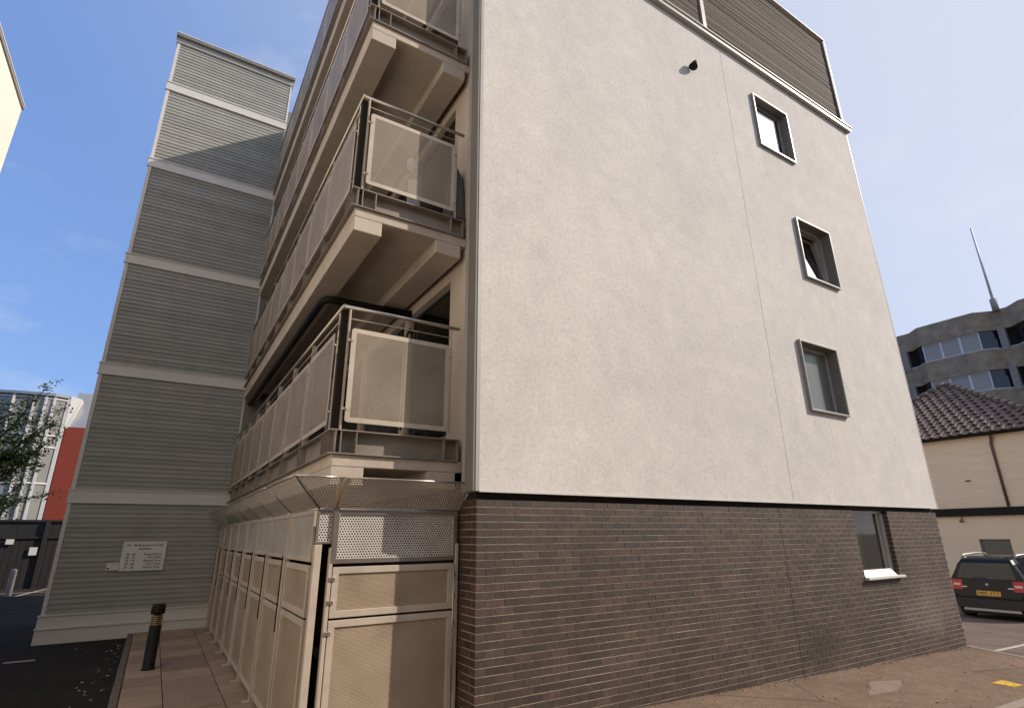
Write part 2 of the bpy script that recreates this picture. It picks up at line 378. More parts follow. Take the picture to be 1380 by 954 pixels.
def rrect(w, h, r, seg=4):
    pts = []
    for cx, cz, a in ((w/2-r, h/2-r, 0), (-w/2+r, h/2-r, 90), (-w/2+r, -h/2+r, 180), (w/2-r, -h/2+r, 270)):
        for k in range(seg+1): t = R(a+90*k/seg); pts.append((cx+r*math.cos(t), cz+r*math.sin(t)))
    return pts
def text_mesh(body, size, mat, align='LEFT'):
    cu = bpy.data.curves.new('text', 'FONT'); cu.body = body; cu.size = size; cu.align_x = align; cu.extrude = 0.0006; cu.offset = size*0.012
    ob = bpy.data.objects.new('text', cu); col.objects.link(ob)
    dg = bpy.context.evaluated_depsgraph_get(); dg.update()
    me = bpy.data.meshes.new_from_object(ob.evaluated_get(dg)); bpy.data.objects.remove(ob)
    me.materials.clear(); me.materials.append(MATS[mat]); return me

# ------------------------------------------------------------------ the setting
def pz(x): return -0.356 - 0.0265*(x-10.48)              # the footpath falls along the gable
def gz(x):                                               # carriageway, yard and everything else
    if x <= -1.4: return -0.27
    if x <= 0.4: return -0.27 + (x+1.4)/1.8*0.15
    if x <= 34: return pz(x)-0.030
    return pz(34)-0.030
mb = MB(); xs = [-900, -120, -30, -12, -6, -3.5, -1.4, 0.4, 2, 5, 10, 16, 22, 28, 34, 60, 200, 900]; ys = [-900, -60, -20, -8, -3, 0, 6, 14, 30, 60, 200, 900]
for x in xs:
    for y in ys: mb.v.append((x, y, gz(x)))
ny = len(ys)
for i in range(len(xs)-1):
    for j in range(ny-1): mb.f.append((i*ny+j, (i+1)*ny+j, (i+1)*ny+j+1, i*ny+j+1))
tag(mb.build('ground', 'road'), kind='structure')
mb = MB(); mb.quad((-60, 0.0, -0.262), (-2.93, 0.0, -0.262), (-2.93, 60, -0.262), (-60, 60, -0.262))
tag(mb.build('car_park', 'asphalt'), kind='structure')
# footpath along the gable, with its kerb
mb = MB(); P = [(0, -1.98), (9.50, -1.98), (9.98, -1.0), (10.2, -0.55), (10.50, -0.02), (10.48, 0.3), (0, 0.3)]
mb.poly([(x, y, pz(x)) for x, y in P]); mb.poly([(-6, -1.98, -.19), (-1.4, -1.98, -.19), (-1.4, 0.3, -.19), (-6, 0.3, -.19)])
mb.poly([(-1.4, -1.98, -.19), (0, -1.98, pz(0)), (0, 0.3, pz(0)), (-1.4, 0.3, -.19)])
for (xa, ya), (xb, yb_) in zip(P[:-1], P[1:]): mb.quad((xa, ya, -.8), (xb, yb_, -.8), (xb, yb_, pz(xb)), (xa, ya, pz(xa)))
tag(mb.build('footpath', 'footpath'), kind='structure')
def strip(pts, wd, lift, mat, name, h=0.12):
    m = MB()
    for a, b in zip(pts[:-1], pts[1:]):
        a, b = Vector(a), Vector(b); t = (b-a); nrm = Vector((-t.y, t.x, 0)).normalized()*wd/2
        bot = [a-nrm, b-nrm, b+nrm, a+nrm]
        m.hexa([(p.x, p.y, p.z+lift-h) for p in bot], [(p.x, p.y, p.z+lift) for p in bot])
    return tag(m.build(name, mat, bevel=0.006 if h > 0.05 else 0), kind='structure')
strip([(x, -2.05, pz(x)) for x in (0, 2, 4, 6, 8, 9.52)], 0.13, 0.006, 'kerb', 'kerb')
strip([(10.55, 0.02, pz(10.5)), (10.27, -0.55, pz(10.3)), (10.06, -0.98, pz(10.1)), (9.58, -1.96, pz(9.6))], 0.10, 0.008, 'kerb', 'kerb_end')
strip([(10.64, -0.36, gz(10.64)), (13.6, -0.34, gz(13.6))], 0.09, 0.005, 'paint_line', 'road_marking', 0.004)
strip([(10.36, -0.62, gz(10.4)), (9.95, -1.4, gz(9.9))], 0.07, 0.005, 'paint_line', 'road_marking', 0.004)
# reinstated patch and a paint-marked cover in the path
PQ = [Vector(p) for p in ((4.97, -0.983), (5.59, -1.04), (6.31, -0.754), (5.787, -0.593))]; pts = []
for p, q in zip(PQ, PQ[1:]+PQ[:1]):
    for t in range(7):
        r_ = p.lerp(q, t/7); pts.append((r_.x+random.uniform(-.016, .016), r_.y+random.uniform(-.012, .012)))
mb = MB(); mb.poly([(x, y, pz(x)+0.003) for x, y in pts])
tag(mb.build('footpath_patch', 'footpath_patch'), kind='structure')
mb = MB(); C4 = [(7.19, -1.46), (7.19, -1.69), (7.44, -1.72), (7.55, -1.46)]
mb.prism([(x, y, pz(x)-0.02) for x, y in C4], (0, 0, 0.028))
tag(mb.build('utility_cover', 'yellow_paint', origin=(0, 0, 0)), 'small utility cover daubed with worn yellow paint in the footpath', 'utility cover')

# grit and crumbs gathered along the foot of the wall and over the path
gr = MB(); rg = random.Random(11)
for n_ in range(1500):
    x = rg.uniform(1.5, 10.4); y = -abs(rg.gauss(0, .05))-.004 if n_ < 900 else -rg.uniform(.05, 1.9); r_ = rg.uniform(.002, .007) if n_ % 12 else rg.uniform(.007, .016)
    z_ = pz(x); a_ = rg.uniform(0, 3.1)
    b_ = [(x+r_*math.cos(a_+q), y+r_*math.sin(a_+q), z_) for q in (0, 1.57, 3.14, 4.71)]
    gr.hexa(b_, [(x+(p[0]-x)*.6, y+(p[1]-y)*.6, z_+r_*.9) for p in b_])
tag(gr.build('grit', 'grit'), 'scattered grit and crumbs along the foot of the brick wall', 'grit', kind='stuff')
# paving beside the bin store: kerb and slabs, each slab its own piece
pb = MB().box(-2.86, -1.0, 2.2, 9.78, -0.5, -0.200); paving = tag(pb.build('paving', 'asphalt'), kind='structure')
mb = MB()
for k in range(9):
    y0 = 2.2 + k*0.86; mb = MB().box(-2.955, -2.862, y0, min(y0+0.85, 9.77), -0.5, -0.183+random.uniform(-.004, .004))
    mb.build('kerb_stone', 'kerb_dark', paving, bevel=0.012)
rows = [2.2+0.585*k for k in range(14)]
for ci, (x0, x1) in enumerate(((-2.853, -2.405), (-2.395, -1.772), (-1.760, -1.30))):
    off = (0.0, 0.22, 0.1)[ci]
    for y in rows:
        y0, y1 = y+off, y+off+0.560
        if y1 > 9.77: y1 = 9.77
        if y1-y0 < 0.1: continue
        t = random.uniform(-.003, .003); b = MB().box(x0, x1, y0, y1, -0.24, -0.18+t)
        b.build('slab', 'slab', paving, bevel=0.005)

# ------------------------------------------------------------------ the apartment building
ZB = 2.06                                                # top of the brickwork
apt = thing('apartment_building', (5.2, 5, -0.3), 'tall pale rendered apartment block on a dark brick base with stacked balconies', 'building')
# masses inside the skins
MB().box(0.30, 10.36, 0.30, 13.0, -0.5, 14.1).build('core', 'dark_paint', apt)
MB().box(-0.02, 10.52, 0.02, 13.2, 14.1, 14.34).build('roof', 'grey_trim', apt)
MB().box(10.36, 10.47, 0.30, 13.0, -0.5, 14.1).build('end_wall', 'render', apt)
# brick base
W4 = (7.34, 8.52, 0.985, ZB+0.05)
m = MB(); wall_cells(m, 'X', 0.0045, 10.47, -0.5, ZB-0.003, 0.0045, 0.29, [(W4[0], W4[1], W4[2]-0.02, ZB-0.003)])
m.box(0.012, 0.29, 0.29, 1.4, -0.5, ZB-0.003)
bw = m.build('brick_wall', 'mortar', apt, origin=(0, 0, 0))
bricks = []
JX = 5.225
for k in range(34):
    z1 = ZB - 0.005 - 0.075*k; z0 = z1-0.065
    if z1 < -0.45: break
    x = -0.1125 if k % 2 else 0.0
    segs = []
    while x < 10.48:
        a, b = max(x, 0.0), min(x+0.215, 10.48); x += 0.225
        if b-a < 0.02: continue
        cuts = [(a, b)]
        if a < JX < b: cuts = [(a, JX-0.007), (JX+0.007, b)]
        for a, b in cuts:
            if z1 > W4[2]-0.02:
                if a >= W4[0] and b <= W4[1]: continue
                if a < W4[0] < b: b = W4[0]+.003
                elif a < W4[1] < b: a = W4[1]-.003
            if b-a > 0.02: segs.append((a, b))
    for a, b in segs: bricks.append(('X', a, b, z0, z1))
    y = 0.113 if k % 2 else 0.226
    if k % 2 == 0: bricks.append(('Y', 0.1035, 0.216, z0, z1))
    while y < 1.3: bricks.append(('Y', y, y+0.215, z0, z1)); y += 0.225
def screen(p):
    q = Vector(p)-CAM; d = q.dot(fw)
    return (q.dot(rt)/d, q.dot(upv)/d) if d > 0.1 else (9, 9)
def seen_area(b):
    ax, a, c, z0, z1 = b
    P = [(a, 0, z0), (c, 0, z0), (c, 0, z1), (a, 0, z1)] if ax == 'X' else [(0, a, z0), (0, c, z0), (0, c, z1), (0, a, z1)]
    q = [screen(p) for p in P]; mu = sum(v[0] for v in q)/4; mv = sum(v[1] for v in q)/4
    if abs(mu) > 0.94 or abs(mv) > 0.65 or (ax == 'Y' and a > 0.40) or (ax == 'X' and z1 < pz(a)): return 0
    return abs(sum(q[i][0]*q[(i+1) % 4][1]-q[(i+1) % 4][0]*q[i][1] for i in range(4)))/2
bricks.sort(key=seen_area, reverse=True)
cache = {}; rest = MB()
for i, (ax, a, b, z0, z1) in enumerate(bricks):
    if i < 300:
        L = round(b-a, 3); key = (ax, L)
        if key not in cache:
            cache[key] = (MB().box(0, L, 0, 0.1, 0, 0.065) if ax == 'X' else MB().box(0, 0.1, 0, L, 0, 0.065)).mesh('brick', 'brick')
        j = random.uniform(-.0008, .0008)
        link('brick', cache[key], bw, (a, j, z0) if ax == 'X' else (j, a, z0))
    else:
        j = random.uniform(-.0008, .0008)
        if ax == 'X': rest.box(a, b, j, 0.1, z0, z1)
        else: rest.box(j, 0.1, a, b, z0, z1)
rest.build('brick_courses', 'brick_mass', bw, origin=(0, 0, 0), kind='stuff')
MB().box(JX-0.006, JX+0.006, 0.003, 0.02, -0.5, ZB-0.01).build('movement_joint', 'dark_gap', apt)
# dark vent gap between brick and render
MB().box(0.02, 10.46, 0.06, 0.29, ZB-0.001, 2.15).build('ventilation_gap', 'dark_gap', apt)
# rendered gable
def corr(x0, x1, z0, z1, d):                             # seen size on the wall plane -> at depth d in front
    f = (5.2-d)/5.2; c = lambda v, o: o+(v-o)*f
    return c(x0, -2.802), c(x1, -2.802), c(z0, 1.7), c(z1, 1.7)
WIN = [corr(6.635, 7.887, 9.393, 10.730, 0.11), corr(7.411, 8.658, 6.536, 7.90, 0.11), corr(6.695, 7.94, 3.744, 5.083, 0.11)]
holes = [(a+0.01, b-0.01, c+0.01, d-0.01) for a, b, c, d in WIN]
RX = 5.585
m = MB(); wall_cells(m, 'X', 0.0, RX-0.006, 2.14, 11.34, -0.05, 0.29, [])
wall_cells(m, 'X', RX+0.006, 10.48, 2.14, 11.34, -0.05, 0.29, holes)
m.box(RX-0.006, RX+0.006, -0.041, 0.28, 2.145, 11.33)
rw = m.build('rendered_wall', 'render', apt, origin=(0, 0, 0))
MB().box(0.0, 10.485, -0.056, -0.0505, 2.13, 2.15).build('drip_bead', 'white_trim', apt)
MB().box(10.482, 10.50, -0.055, 0.3, 2.14, 11.33).build('edge_bead', 'white_trim', apt)
# corner trim beside the balconies
MB().box(-0.045, -0.002, -0.052, -0.02, 2.14, 11.34).build('corner_trim', 'grey_trim', apt)
MB().box(-0.075, -0.047, -0.046, 0.14, 2.14, 11.34).build('corner_channel', 'reveal', apt)
MB().box(-0.043, -0.001, -0.019, 0.28, 2.14, 11.34).build('corner_backing', 'grey_trim', apt)
# windows in the render
def gable_window(i, b):
    x0, x1, z0, z1 = b; t = 0.034; yf = -0.11; yb = 0.09
    m = MB(); m.box(x0, x1, yf, yb, z1-t, z1); m.box(x0, x1, yf, yb, z0, z0+t); m.box(x0, x0+t, yf, yb, z0+t, z1-t); m.box(x1-t, x1, yf, yb, z0+t, z1-t)
    win = m.build('window', 'surround', apt, bevel=0.004)
    a0, a1, c0, c1 = x0+t, x1-t, z0+t, z1-t
    m = MB()                                             # painted reveal lining
    m.box(a0, a0+.006, yf+.03, yb, c0, c1); m.box(a1-.006, a1, yf+.03, yb, c0, c1); m.box(a0+.006, a1-.006, yf+.03, yb, c1-.006, c1); m.box(a0+.006, a1-.006, yf+.03, yb, c0, c0+.006)
    m.build('reveal', 'reveal', win)
    m = MB(); f = 0.06; y0, y1 = yb-0.02, yb+0.05        # fixed frame
    m.box(a0, a1, y0, y1, c1-f, c1); m.box(a0, a1, y0, y1, c0, c0+f); m.box(a0, a0+f, y0, y1, c0+f, c1-f); m.box(a1-f, a1, y0, y1, c0+f, c1-f)
    m.build('frame', 'grey_trim', win, bevel=0.004)
    b0, b1, e0, e1 = a0+f, a1-f, c0+f, c1-f
    if i == 1:                                           # tilted in at the top: sash leaning back, sunlit blind as a triangle
        m = MB(); lean = 0.16; sf = 0.055
        def P(u, v, dy): return (b0+(b1-b0)*u, y0+0.02+lean*v+dy, e0+(e1-e0)*v)
        for u0, u1, v0, v1 in ((0, 1, 0, .06), (0, 1, .94, 1), (0, .06, .06, .94), (.94, 1, .06, .94)):
            m.hexa([P(u0, v0, 0), P(u1, v0, 0), P(u1, v0, .04), P(u0, v0, .04)], [P(u0, v1, 0), P(u1, v1, 0), P(u1, v1, .04), P(u0, v1, .04)])
        m.build('sash', 'grey_trim', win)
        m = MB(); m.quad(P(.06, .06, .02), P(.94, .06, .02), P(.94, .94, .02), P(.06, .94, .02)); m.build('pane', 'window_glass', win)
        m = MB(); m.prism([(b0-.05, y0-.02, e0-.05), (b0+.66, y0-.02, e0-.05), (b0-.01, y0-.02, e0+.80), (b0-.05, y0-.02, e0+.83)], (0, .01, 0)); m.build('blind', 'blind', win)  # white piece cut to the triangle of sun on the blind
    else:
        MB().box(b0, b1, y0+.03, y0+.045, e0, e1).build('pane', 'window_glass' if i == 0 else 'obscure_glass', win)
        if i == 0: MB().box(b0+.004, b1-.18, y0-.012, y0+.0, e0-.055, e1-.10).build('blind', 'blind', win)
        else: MB().box(b0, b1, y1+.03, y1+.05, e0, e1).build('curtain', 'office_inside', win); MB().box(b0+.02, b1-.1, y0-.03, y0+.02, c0+.002, c0+.05).build('bottom_rail', 'tower_trim', win)
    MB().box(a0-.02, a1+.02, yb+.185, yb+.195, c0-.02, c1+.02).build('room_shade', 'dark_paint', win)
    return win
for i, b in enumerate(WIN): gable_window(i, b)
# ground-floor window in the brick
x0, x1, z0, z1 = W4; zt = ZB+0.045; m = MB(); y0, y1 = 0.10, 0.16; f = 0.07
m.box(x0, x1, y0, y1, zt-.09, zt); m.box(x0, x1, y0, y1, z0, z0+.03); m.box(x0, x0+.03, y0, y1, z0+.03, zt-.09); m.box(x1-f-.05, x1-.02, y0-.03, y1, z0+.03, zt-.09)
m.box(x1-f-.12, x1-f-.055, y0+.012, y1, z0+.03, zt-.09)
win = m.build('window', 'grey_trim', apt, bevel=0.004)
MB().box(x0+.03, x1-f-.12, y0+.03, y0+.04, z0+.03, zt-.09).build('pane', 'window_glass', win)
MB().box(x0-.02, x1+.05, -.075, .10, z0-.045, z0-.005).build('sill', 'white_trim', win, bevel=0.006)
MB().hexa([(x0+.0, -.02, z0-.004), (x1-.13, -.02, z0-.004), (x1-.13, .095, z0-.004), (x0+.0, .095, z0-.004)], [(x0+.0, .06, z0+.10), (x1-.16, .06, z0+.10), (x1-.13, .095, z0+.10), (x0+.0, .095, z0+.10)]).build('sill_upstand', 'white_trim', win)
m = MB(); m.box(x0+.45, x0+.62, y0+.16, y0+.17, z0, zt-.1); m.build('curtain', 'beige_wall', win)
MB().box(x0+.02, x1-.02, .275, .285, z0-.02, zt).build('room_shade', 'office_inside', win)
MB().box(x1-.30, x1-.17, y0+.055, y0+.10, z0+.03, z0+.08).build('window_board', 'white_trim', win)

# flashing, timber slats and coping of the top storey
MB().box(-0.06, 10.62, -0.165, 0.28, 11.442, 11.462).build('flashing', 'white_trim', apt)
MB().box(-0.055, 10.60, -0.14, 0.28, 11.345, 11.441).build('fascia', 'grey_trim', apt)
MB().box(-0.05, 10.55, -0.10, 0.29, 11.463, 11.56).build('slat_sill', 'grey_trim', apt)
cladding = MB().box(0.0, 10.40, 0.05, 0.28, 11.56, 14.30).build('slat_backing', 'dark_gap', apt)
sl = {}
for ci, (a, b) in enumerate(((0.0, 5.17), (5.29, 10.40))):
    me = MB().box(0, b-a, 0, 0.04, 0, 0.043).mesh('slat', 'slat_wood')
    z = 11.575
    while z < 14.27:
        link('slat', me, cladding, (a, -0.015+random.uniform(-.006, .006), z+random.uniform(-.002, .002))); z += 0.0575
MB().box(5.175, 5.285, -0.05, 0.048, 11.562, 14.30).build('mullion', 'grey_trim', apt)
MB().box(10.405, 10.44, -0.06, 0.28, 11.562, 14.33).build('edge_trim', 'reveal', apt)
MB().box(10.442, 10.468, -0.07, 0.28, 11.562, 14.33).build('edge_cap', 'white_trim', apt)
MB().box(-0.05, 10.50, -0.08, 0.28, 14.332, 14.36).build('coping', 'white_trim', apt)

# side wall behind the balconies, with dark glazed openings
LEV = [2.48 + 2.835*k for k in range(4)]
oh = []
for z in LEV:
    for a, b in ((0.80, 2.25), (2.45, 4.4), (4.6, 6.9), (7.1, 9.4)): oh.append((a, b, z+0.34, z+2.42))
m = MB(); wall_cells(m, 'Y', 0.14, 9.78, 2.455, 14.1, 0.0, 0.29, oh); sw = m.build('balcony_wall', 'beige_wall', apt, origin=(0, 0, 0))
for (a, b, c, d) in oh:
    m = MB(); f = .05; m.box(.05, .11, a, b, d-f, d); m.box(.05, .11, a, b, c, c+f); m.box(.05, .11, a, a+f, c+f, d-f); m.box(.05, .11, b-f, b, c+f, d-f)
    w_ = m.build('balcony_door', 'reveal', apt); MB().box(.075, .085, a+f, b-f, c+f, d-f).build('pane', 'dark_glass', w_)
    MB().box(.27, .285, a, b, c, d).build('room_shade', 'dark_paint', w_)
MB().box(-0.004, 0.1, 0.14, 0.70, 5.285, 5.292).build('wall_joint', 'reveal', apt)
MB().box(-1.404, 0.29, 9.785, 10.2, -0.5, 14.0).build('return_wall', 'reveal', apt)
# roof canopy over the top balcony
MB().box(-1.36, 0.29, 0.10, 9.78, 13.05, 13.27).build('canopy', 'grey_trim', apt)

# ------------------------------------------------------------------ balconies
YF = 0.33; PY = [1.78, 2.95, 4.13, 5.32, 6.50, 7.62, 8.72]
def panel_front(mb, cx, cz, w_, h_, y, t=0.004, r=0.03, bd=0.052):
    o = rrect(w_, h_, r); i_ = rrect(w_-2*bd, h_-2*bd, 0.004); n = len(o); k = len(mb.v)
    for yy in (y, y+t):
        mb.v += [(cx+a, yy, cz+b) for a, b in o]; mb.v += [(cx+a, yy, cz+b) for a, b in i_]
    for j in range(n):
        q = (j+1) % n
        mb.f.append((k+j, k+q, k+n+q, k+n+j)); mb.f.append((k+2*n+j, k+3*n+j, k+3*n+q, k+2*n+q)); mb.f.append((k+j, k+2*n+j, k+2*n+q, k+q)); mb.f.append((k+n+j, k+n+q, k+3*n+q, k+3*n+j))
def panel_side(mb, x, cy, cz, w_, h_, t=0.004, r=0.03, bd=0.052):
    tmp = MB(); panel_front(tmp, 0, cz, w_, h_, 0, t, r, bd); k = len(mb.v)
    mb.v += [(x+b_, cy+a, c) for a, b_, c in tmp.v]; mb.f += [tuple(k+i for i in f) for f in tmp.f]
def balcony(z, lev):
    # precast deck: slab and two ribs running along the building
    m = MB(); m.box(-1.44, -0.002, 0.36, 9.77, z-0.12, z-0.001)
    m.box(-1.44, -1.11, 0.362, 9.77, z-0.30, z-0.121); m.box(-0.42, -0.08, 0.362, 9.77, z-0.30, z-0.121)
    deck = m.build('balcony', 'precast', apt, bevel=0.008)
    MB().box(-1.40, -0.002, 0.44, 9.77, z+0.002, z+0.25).build('floor', 'beam_steel', deck)
    # edge channels
    t = 0.012
    m = MB(); m.box(-1.49, -0.06, YF, 0.425, z, z+t); m.box(-1.49, -0.06, YF, 0.425, z+.245-t, z+.245); m.box(-1.41, -0.06, 0.415, 0.427, z+t, z+.245-t)
    for x in (-1.425, -1.372, -1.213, -0.231, -0.066): m.box(x-.005, x+.005, YF+.004, 0.415, z+t, z+.245-t)
    for x in (-1.27, -0.30):
        for zz in (.07, .16): m.tube([(x, .400, z+zz), (x, .416, z+zz)], .011, 8)
    m.build('front_channel', 'beam_steel', deck)
    m = MB(); m.box(-1.49, -1.402, 0.427, 9.77, z, z+t); m.box(-1.49, -1.402, 0.427, 9.77, z+.245-t, z+.245); m.box(-1.414, -1.402, 0.43, 9.77, z+t, z+.245-t)
    for y in [0.47, 0.62]+PY:
        for d in (-.05, .05): m.box(-1.486, -1.414, y+d-.005, y+d+.005, z+t, z+.245-t)
    m.build('side_channel', 'beam_steel', deck)
    # posts: pairs of flat bars
    zp0, zp1 = z+.245, z+1.555
    for x in (-1.383, -0.178): MB().box(x-.007, x+.007, YF+.012, 0.40, zp0, zp1).build('post', 'panel_frame', deck)
    MB().box(-1.462, -1.395, 0.395, 0.465, zp0, zp1).build('corner_post', 'dark_paint', deck)
    for y in PY: MB().box(-1.462, -1.40, y-.007, y+.007, zp0, zp1).build('post', 'panel_frame', deck)
    MB().box(-1.462, -1.40, 0.505, 0.519, zp0, zp1).build('post', 'panel_frame', deck)
    # handrail and wire
    MB().tube([(-0.07, .36, z+1.58), (-1.455, .36, z+1.58)], .021, 12).build('handrail', 'rail_steel', deck)
    MB().tube([(-1.455, .345, z+1.58), (-1.455, 9.77, z+1.58)], .021, 12).build('handrail', 'rail_steel', deck)
    MB().tube([(-0.19, .36, z+1.452), (-1.38, .36, z+1.452)], .007, 8).build('wire_rail', 'rail_steel', deck)
    MB().tube([(-1.455, .43, z+1.452), (-1.455, 9.77, z+1.452)], .007, 8).build('wire_rail', 'rail_steel', deck)
    # infill panels: plain border, perforated field, clamps
    zc = z+.828; h_ = 1.015; x0, x1 = -1.36, -0.21
    m = MB(); panel_front(m, (x0+x1)/2, zc, x1-x0, h_, YF-.012)
    for x in (x0+.012, x1-.012):
        for zz in (zc-.37, zc+.37): m.tube([(x, YF-.035, zz), (x, YF+.02, zz)], .013, 8); m.box(x-.04 if x < -1 else x, x if x < -1 else x+.035, YF-.006, YF+.006, zz-.012, zz+.012)
    pf = m.build('infill_panel', 'panel_frame', deck)
    MB().sheet((x0+.052, YF-.010, zc-h_/2+.052), (x1-x0-.104, 0, 0), (0, 0, h_-.104)).build('perforated_field', 'perf_fine', deck)
    ends = [0.535]+PY+[9.80]
    for a, b in zip(ends[:-1], ends[1:]):
        w_ = b-a-.045; cy = (a+b)/2
        m = MB(); panel_side(m, -1.478, cy, zc, w_, h_)
        for y in (cy-w_/2+.015, cy+w_/2-.015):
            for zz in (zc-.37, zc+.37): m.tube([(-1.49, y, zz), (-1.455, y, zz)], .013, 8)
        m.build('infill_panel', 'panel_frame', deck)
        MB().sheet((-1.476, cy+w_/2-.052, zc-h_/2+.052), (0, -(w_-.104), 0), (0, 0, h_-.104), 0.003).build('perforated_field', 'perf_fine', deck)
    return deck
for i, z in enumerate(LEV): balcony(z, i)
# black downpipe loop under the second deck
m = MB(); zz = 4.90
m.tube([(0.0, 2.2, zz+.03), (-0.6, 2.2, zz+.01), (-1.16, 2.2, zz), (-1.25, 2.22, zz), (-1.29, 2.30, zz), (-1.30, 2.42, zz), (-1.30, 9.7, zz-.02)], .055, 12)
m.build('drain_pipe', 'black_metal', apt)

# ------------------------------------------------------------------ bin store under the first balcony
GP = -0.18; YD = 0.39; XS = -1.50
bs = thing('bin_store', (-1.5, 0.4, GP), 'perforated metal bin store with flared canopy under the lowest balcony', 'bin store')
def framed(name, kind, u0, u1, z0, z1, mat, bd=0.055, frame='panel_frame'):
    m = MB()
    if kind == 'F':
        y0, y1 = YD-.012, YD+.012
        m.box(u0, u1, y0, y1, z1-bd, z1); m.box(u0, u1, y0, y1, z0, z0+bd); m.box(u0, u0+bd, y0, y1, z0+bd, z1-bd); m.box(u1-bd, u1, y0, y1, z0+bd, z1-bd)
        fr = m.build(name, frame, bs, bevel=0.003)
        MB().sheet((u0+bd, YD+.003, z0+bd), (u1-u0-2*bd, 0, 0), (0, 0, z1-z0-2*bd), -0.003).build('perforated_field', mat, fr)
    else:
        xa, xb = XS-.012, XS+.012
        m.box(xa, xb, u0, u1, z1-bd, z1); m.box(xa, xb, u0, u1, z0, z0+bd); m.box(xa, xb, u0, u0+bd, z0+bd, z1-bd); m.box(xa, xb, u1-bd, u1, z0+bd, z1-bd)
        fr = m.build(name, frame, bs, bevel=0.003)
        MB().sheet((XS+.003, u1-bd, z0+bd), (0, -(u1-u0-2*bd), 0), (0, 0, z1-z0-2*bd), 0.003).build('perforated_field', mat, fr)
    return fr
MB().box(-1.38, -0.03, 0.9, 9.7, GP-.003, GP+.006).build('floor', 'dark_paint', bs)  # dark floor, back and end sheets paint in the shade inside the store
MB().box(-0.05, -0.012, 0.46, 9.7, GP, 2.14).build('back_shade', 'dark_paint', bs)
MB().box(-1.40, -0.052, 9.66, 9.72, GP, 2.14).build('end_shade', 'dark_paint', bs)
# front: fixed vent panel above, split door below
fr = framed('vent_panel', 'F', -1.345, -0.03, 1.455, 1.95, 'perf_coarse', 0.045, 'rail_steel')
up_ = framed('door_leaf', 'F', -1.325, -0.065, 0.985, 1.425, 'perf_door', 0.06)
lo_ = framed('door_leaf', 'F', -1.325, -0.065, GP+.06, 0.965, 'perf_door', 0.06)
for zz in (1.32, 1.12, .86):
    MB().box(-1.355, -1.30, YD-.03, YD-.0125, zz-.018, zz+.018).build('hinge', 'rail_steel', bs, bevel=.004)
    MB().box(-0.085, -0.05, YD-.03, YD-.0125, zz-.03, zz+.012).build('hinge', 'rail_steel', bs, bevel=.004)
m = MB(); m.box(-1.372, -1.335, YD-.02, YD+.03, GP, 1.60); m.build('door_post', 'panel_frame', bs, bevel=.006)
m = MB(); m.box(-0.05, -0.014, YD-.02, YD+.03, GP, 1.62); m.build('door_post', 'panel_frame', bs, bevel=.006)
MB().tube([(-0.075, YD-.035, .25), (-0.075, YD-.035, 1.40)], .008, 8).build('drop_bolt', 'rail_steel', bs)
# corner: post, dark slot, small perforated return
MB().box(XS-.012, XS+.055, YD-.012, YD+.055, GP, 1.63).build('corner_post', 'panel_frame', bs, bevel=.004)
framed('corner_return', 'F', XS-.012, -1.352, 1.635, 1.95, 'perf_coarse', 0.022, 'rail_steel')
MB().box(-1.36, -1.32, YD-.022, YD-.0125, 1.46, 2.235).build('joint_plate', 'rail_steel', bs)
# side: posts, vent strip, split doors
SP = [0.50, 1.70, 2.90, 4.07, 5.25, 6.42, 7.60, 8.77, 9.74]
for a, b in zip(SP[:-1], SP[1:]):
    framed('vent_panel', 'S', a+.02, b-.02, 1.47, 1.95, 'perf_coarse', 0.04)
    framed('door_leaf', 'S', a+.04, b-.04, 0.985, 1.44, 'perf_door', 0.06)
    framed('door_leaf', 'S', a+.04, b-.04, GP+.06, 0.965, 'perf_door', 0.06)
for y in SP[1:]:
    m = MB(); m.box(XS-.03, XS+.03, y-.03, y+.03, GP, 1.47); m.build('post', 'panel_frame', bs, bevel=.004)
    MB().box(XS-.10, XS+.04, y-.05, y+.05, GP-.002, GP+.012).build('foot_plate', 'panel_frame', bs)
    MB().tube([(XS-.035, y+.055, .72), (XS-.035, y+.055, 1.50)], .007, 8).build('hinge_rod', 'black_metal', bs)
# flared canopy
zb, zt_ = 1.955, 2.235; ox, oy = -1.80, 0.16
def slanted(a0, a1, b0, b1, name):                       # bottom edge a0-a1, top edge b0-b1, all 3D
    a0, a1, b0, b1 = map(Vector, (a0, a1, b0, b1)); u = (a1-a0).normalized(); lu = (a1-a0).length
    m = MB(); n_ = u.cross((b0-a0)).normalized()*.003
    for o in (Vector((0, 0, 0)),):
        pts = [a0+o, a1+o, b1+o, b0+o]; vdir = ((b0-a0)-u*(b0-a0).dot(u)).normalized()
        m.quad(*pts, uv=tuple(((p-a0).dot(u)+2, (p-a0).dot(vdir)) for p in pts))
    sh = m.build(name, 'perf_coarse', bs)
    e = MB()
    for p, q in ((a0, a1), (b0, b1), (a0, b0), (a1, b1)): e.tube([p, q], .011, 6)
    e.build('canopy_edge', 'rail_steel', bs); return sh
slanted((-1.34, YD, zb), (-0.01, YD, zb), (-1.34, oy, zt_), (0.05, oy, zt_), 'canopy_sheet')
slanted((XS, YD, zb), (-1.345, YD, zb), (ox, oy, zt_), (-1.345, oy, zt_), 'canopy_sheet')
cuts = [YD]+SP[1:]
for k, (a, b) in enumerate(zip(cuts[:-1], cuts[1:])):
    slanted((XS, b, zb), (XS, a, zb), (ox, b, zt_), (ox if k else ox, a if k else oy, zt_), 'canopy_sheet')
m = MB(); m.quad((-1.375, YD-.004, zb), (-1.315, YD-.004, zb), (-1.275, oy-.004, zt_), (-1.385, oy-.004, zt_)); m.build('joint_plate', 'panel_frame', bs)

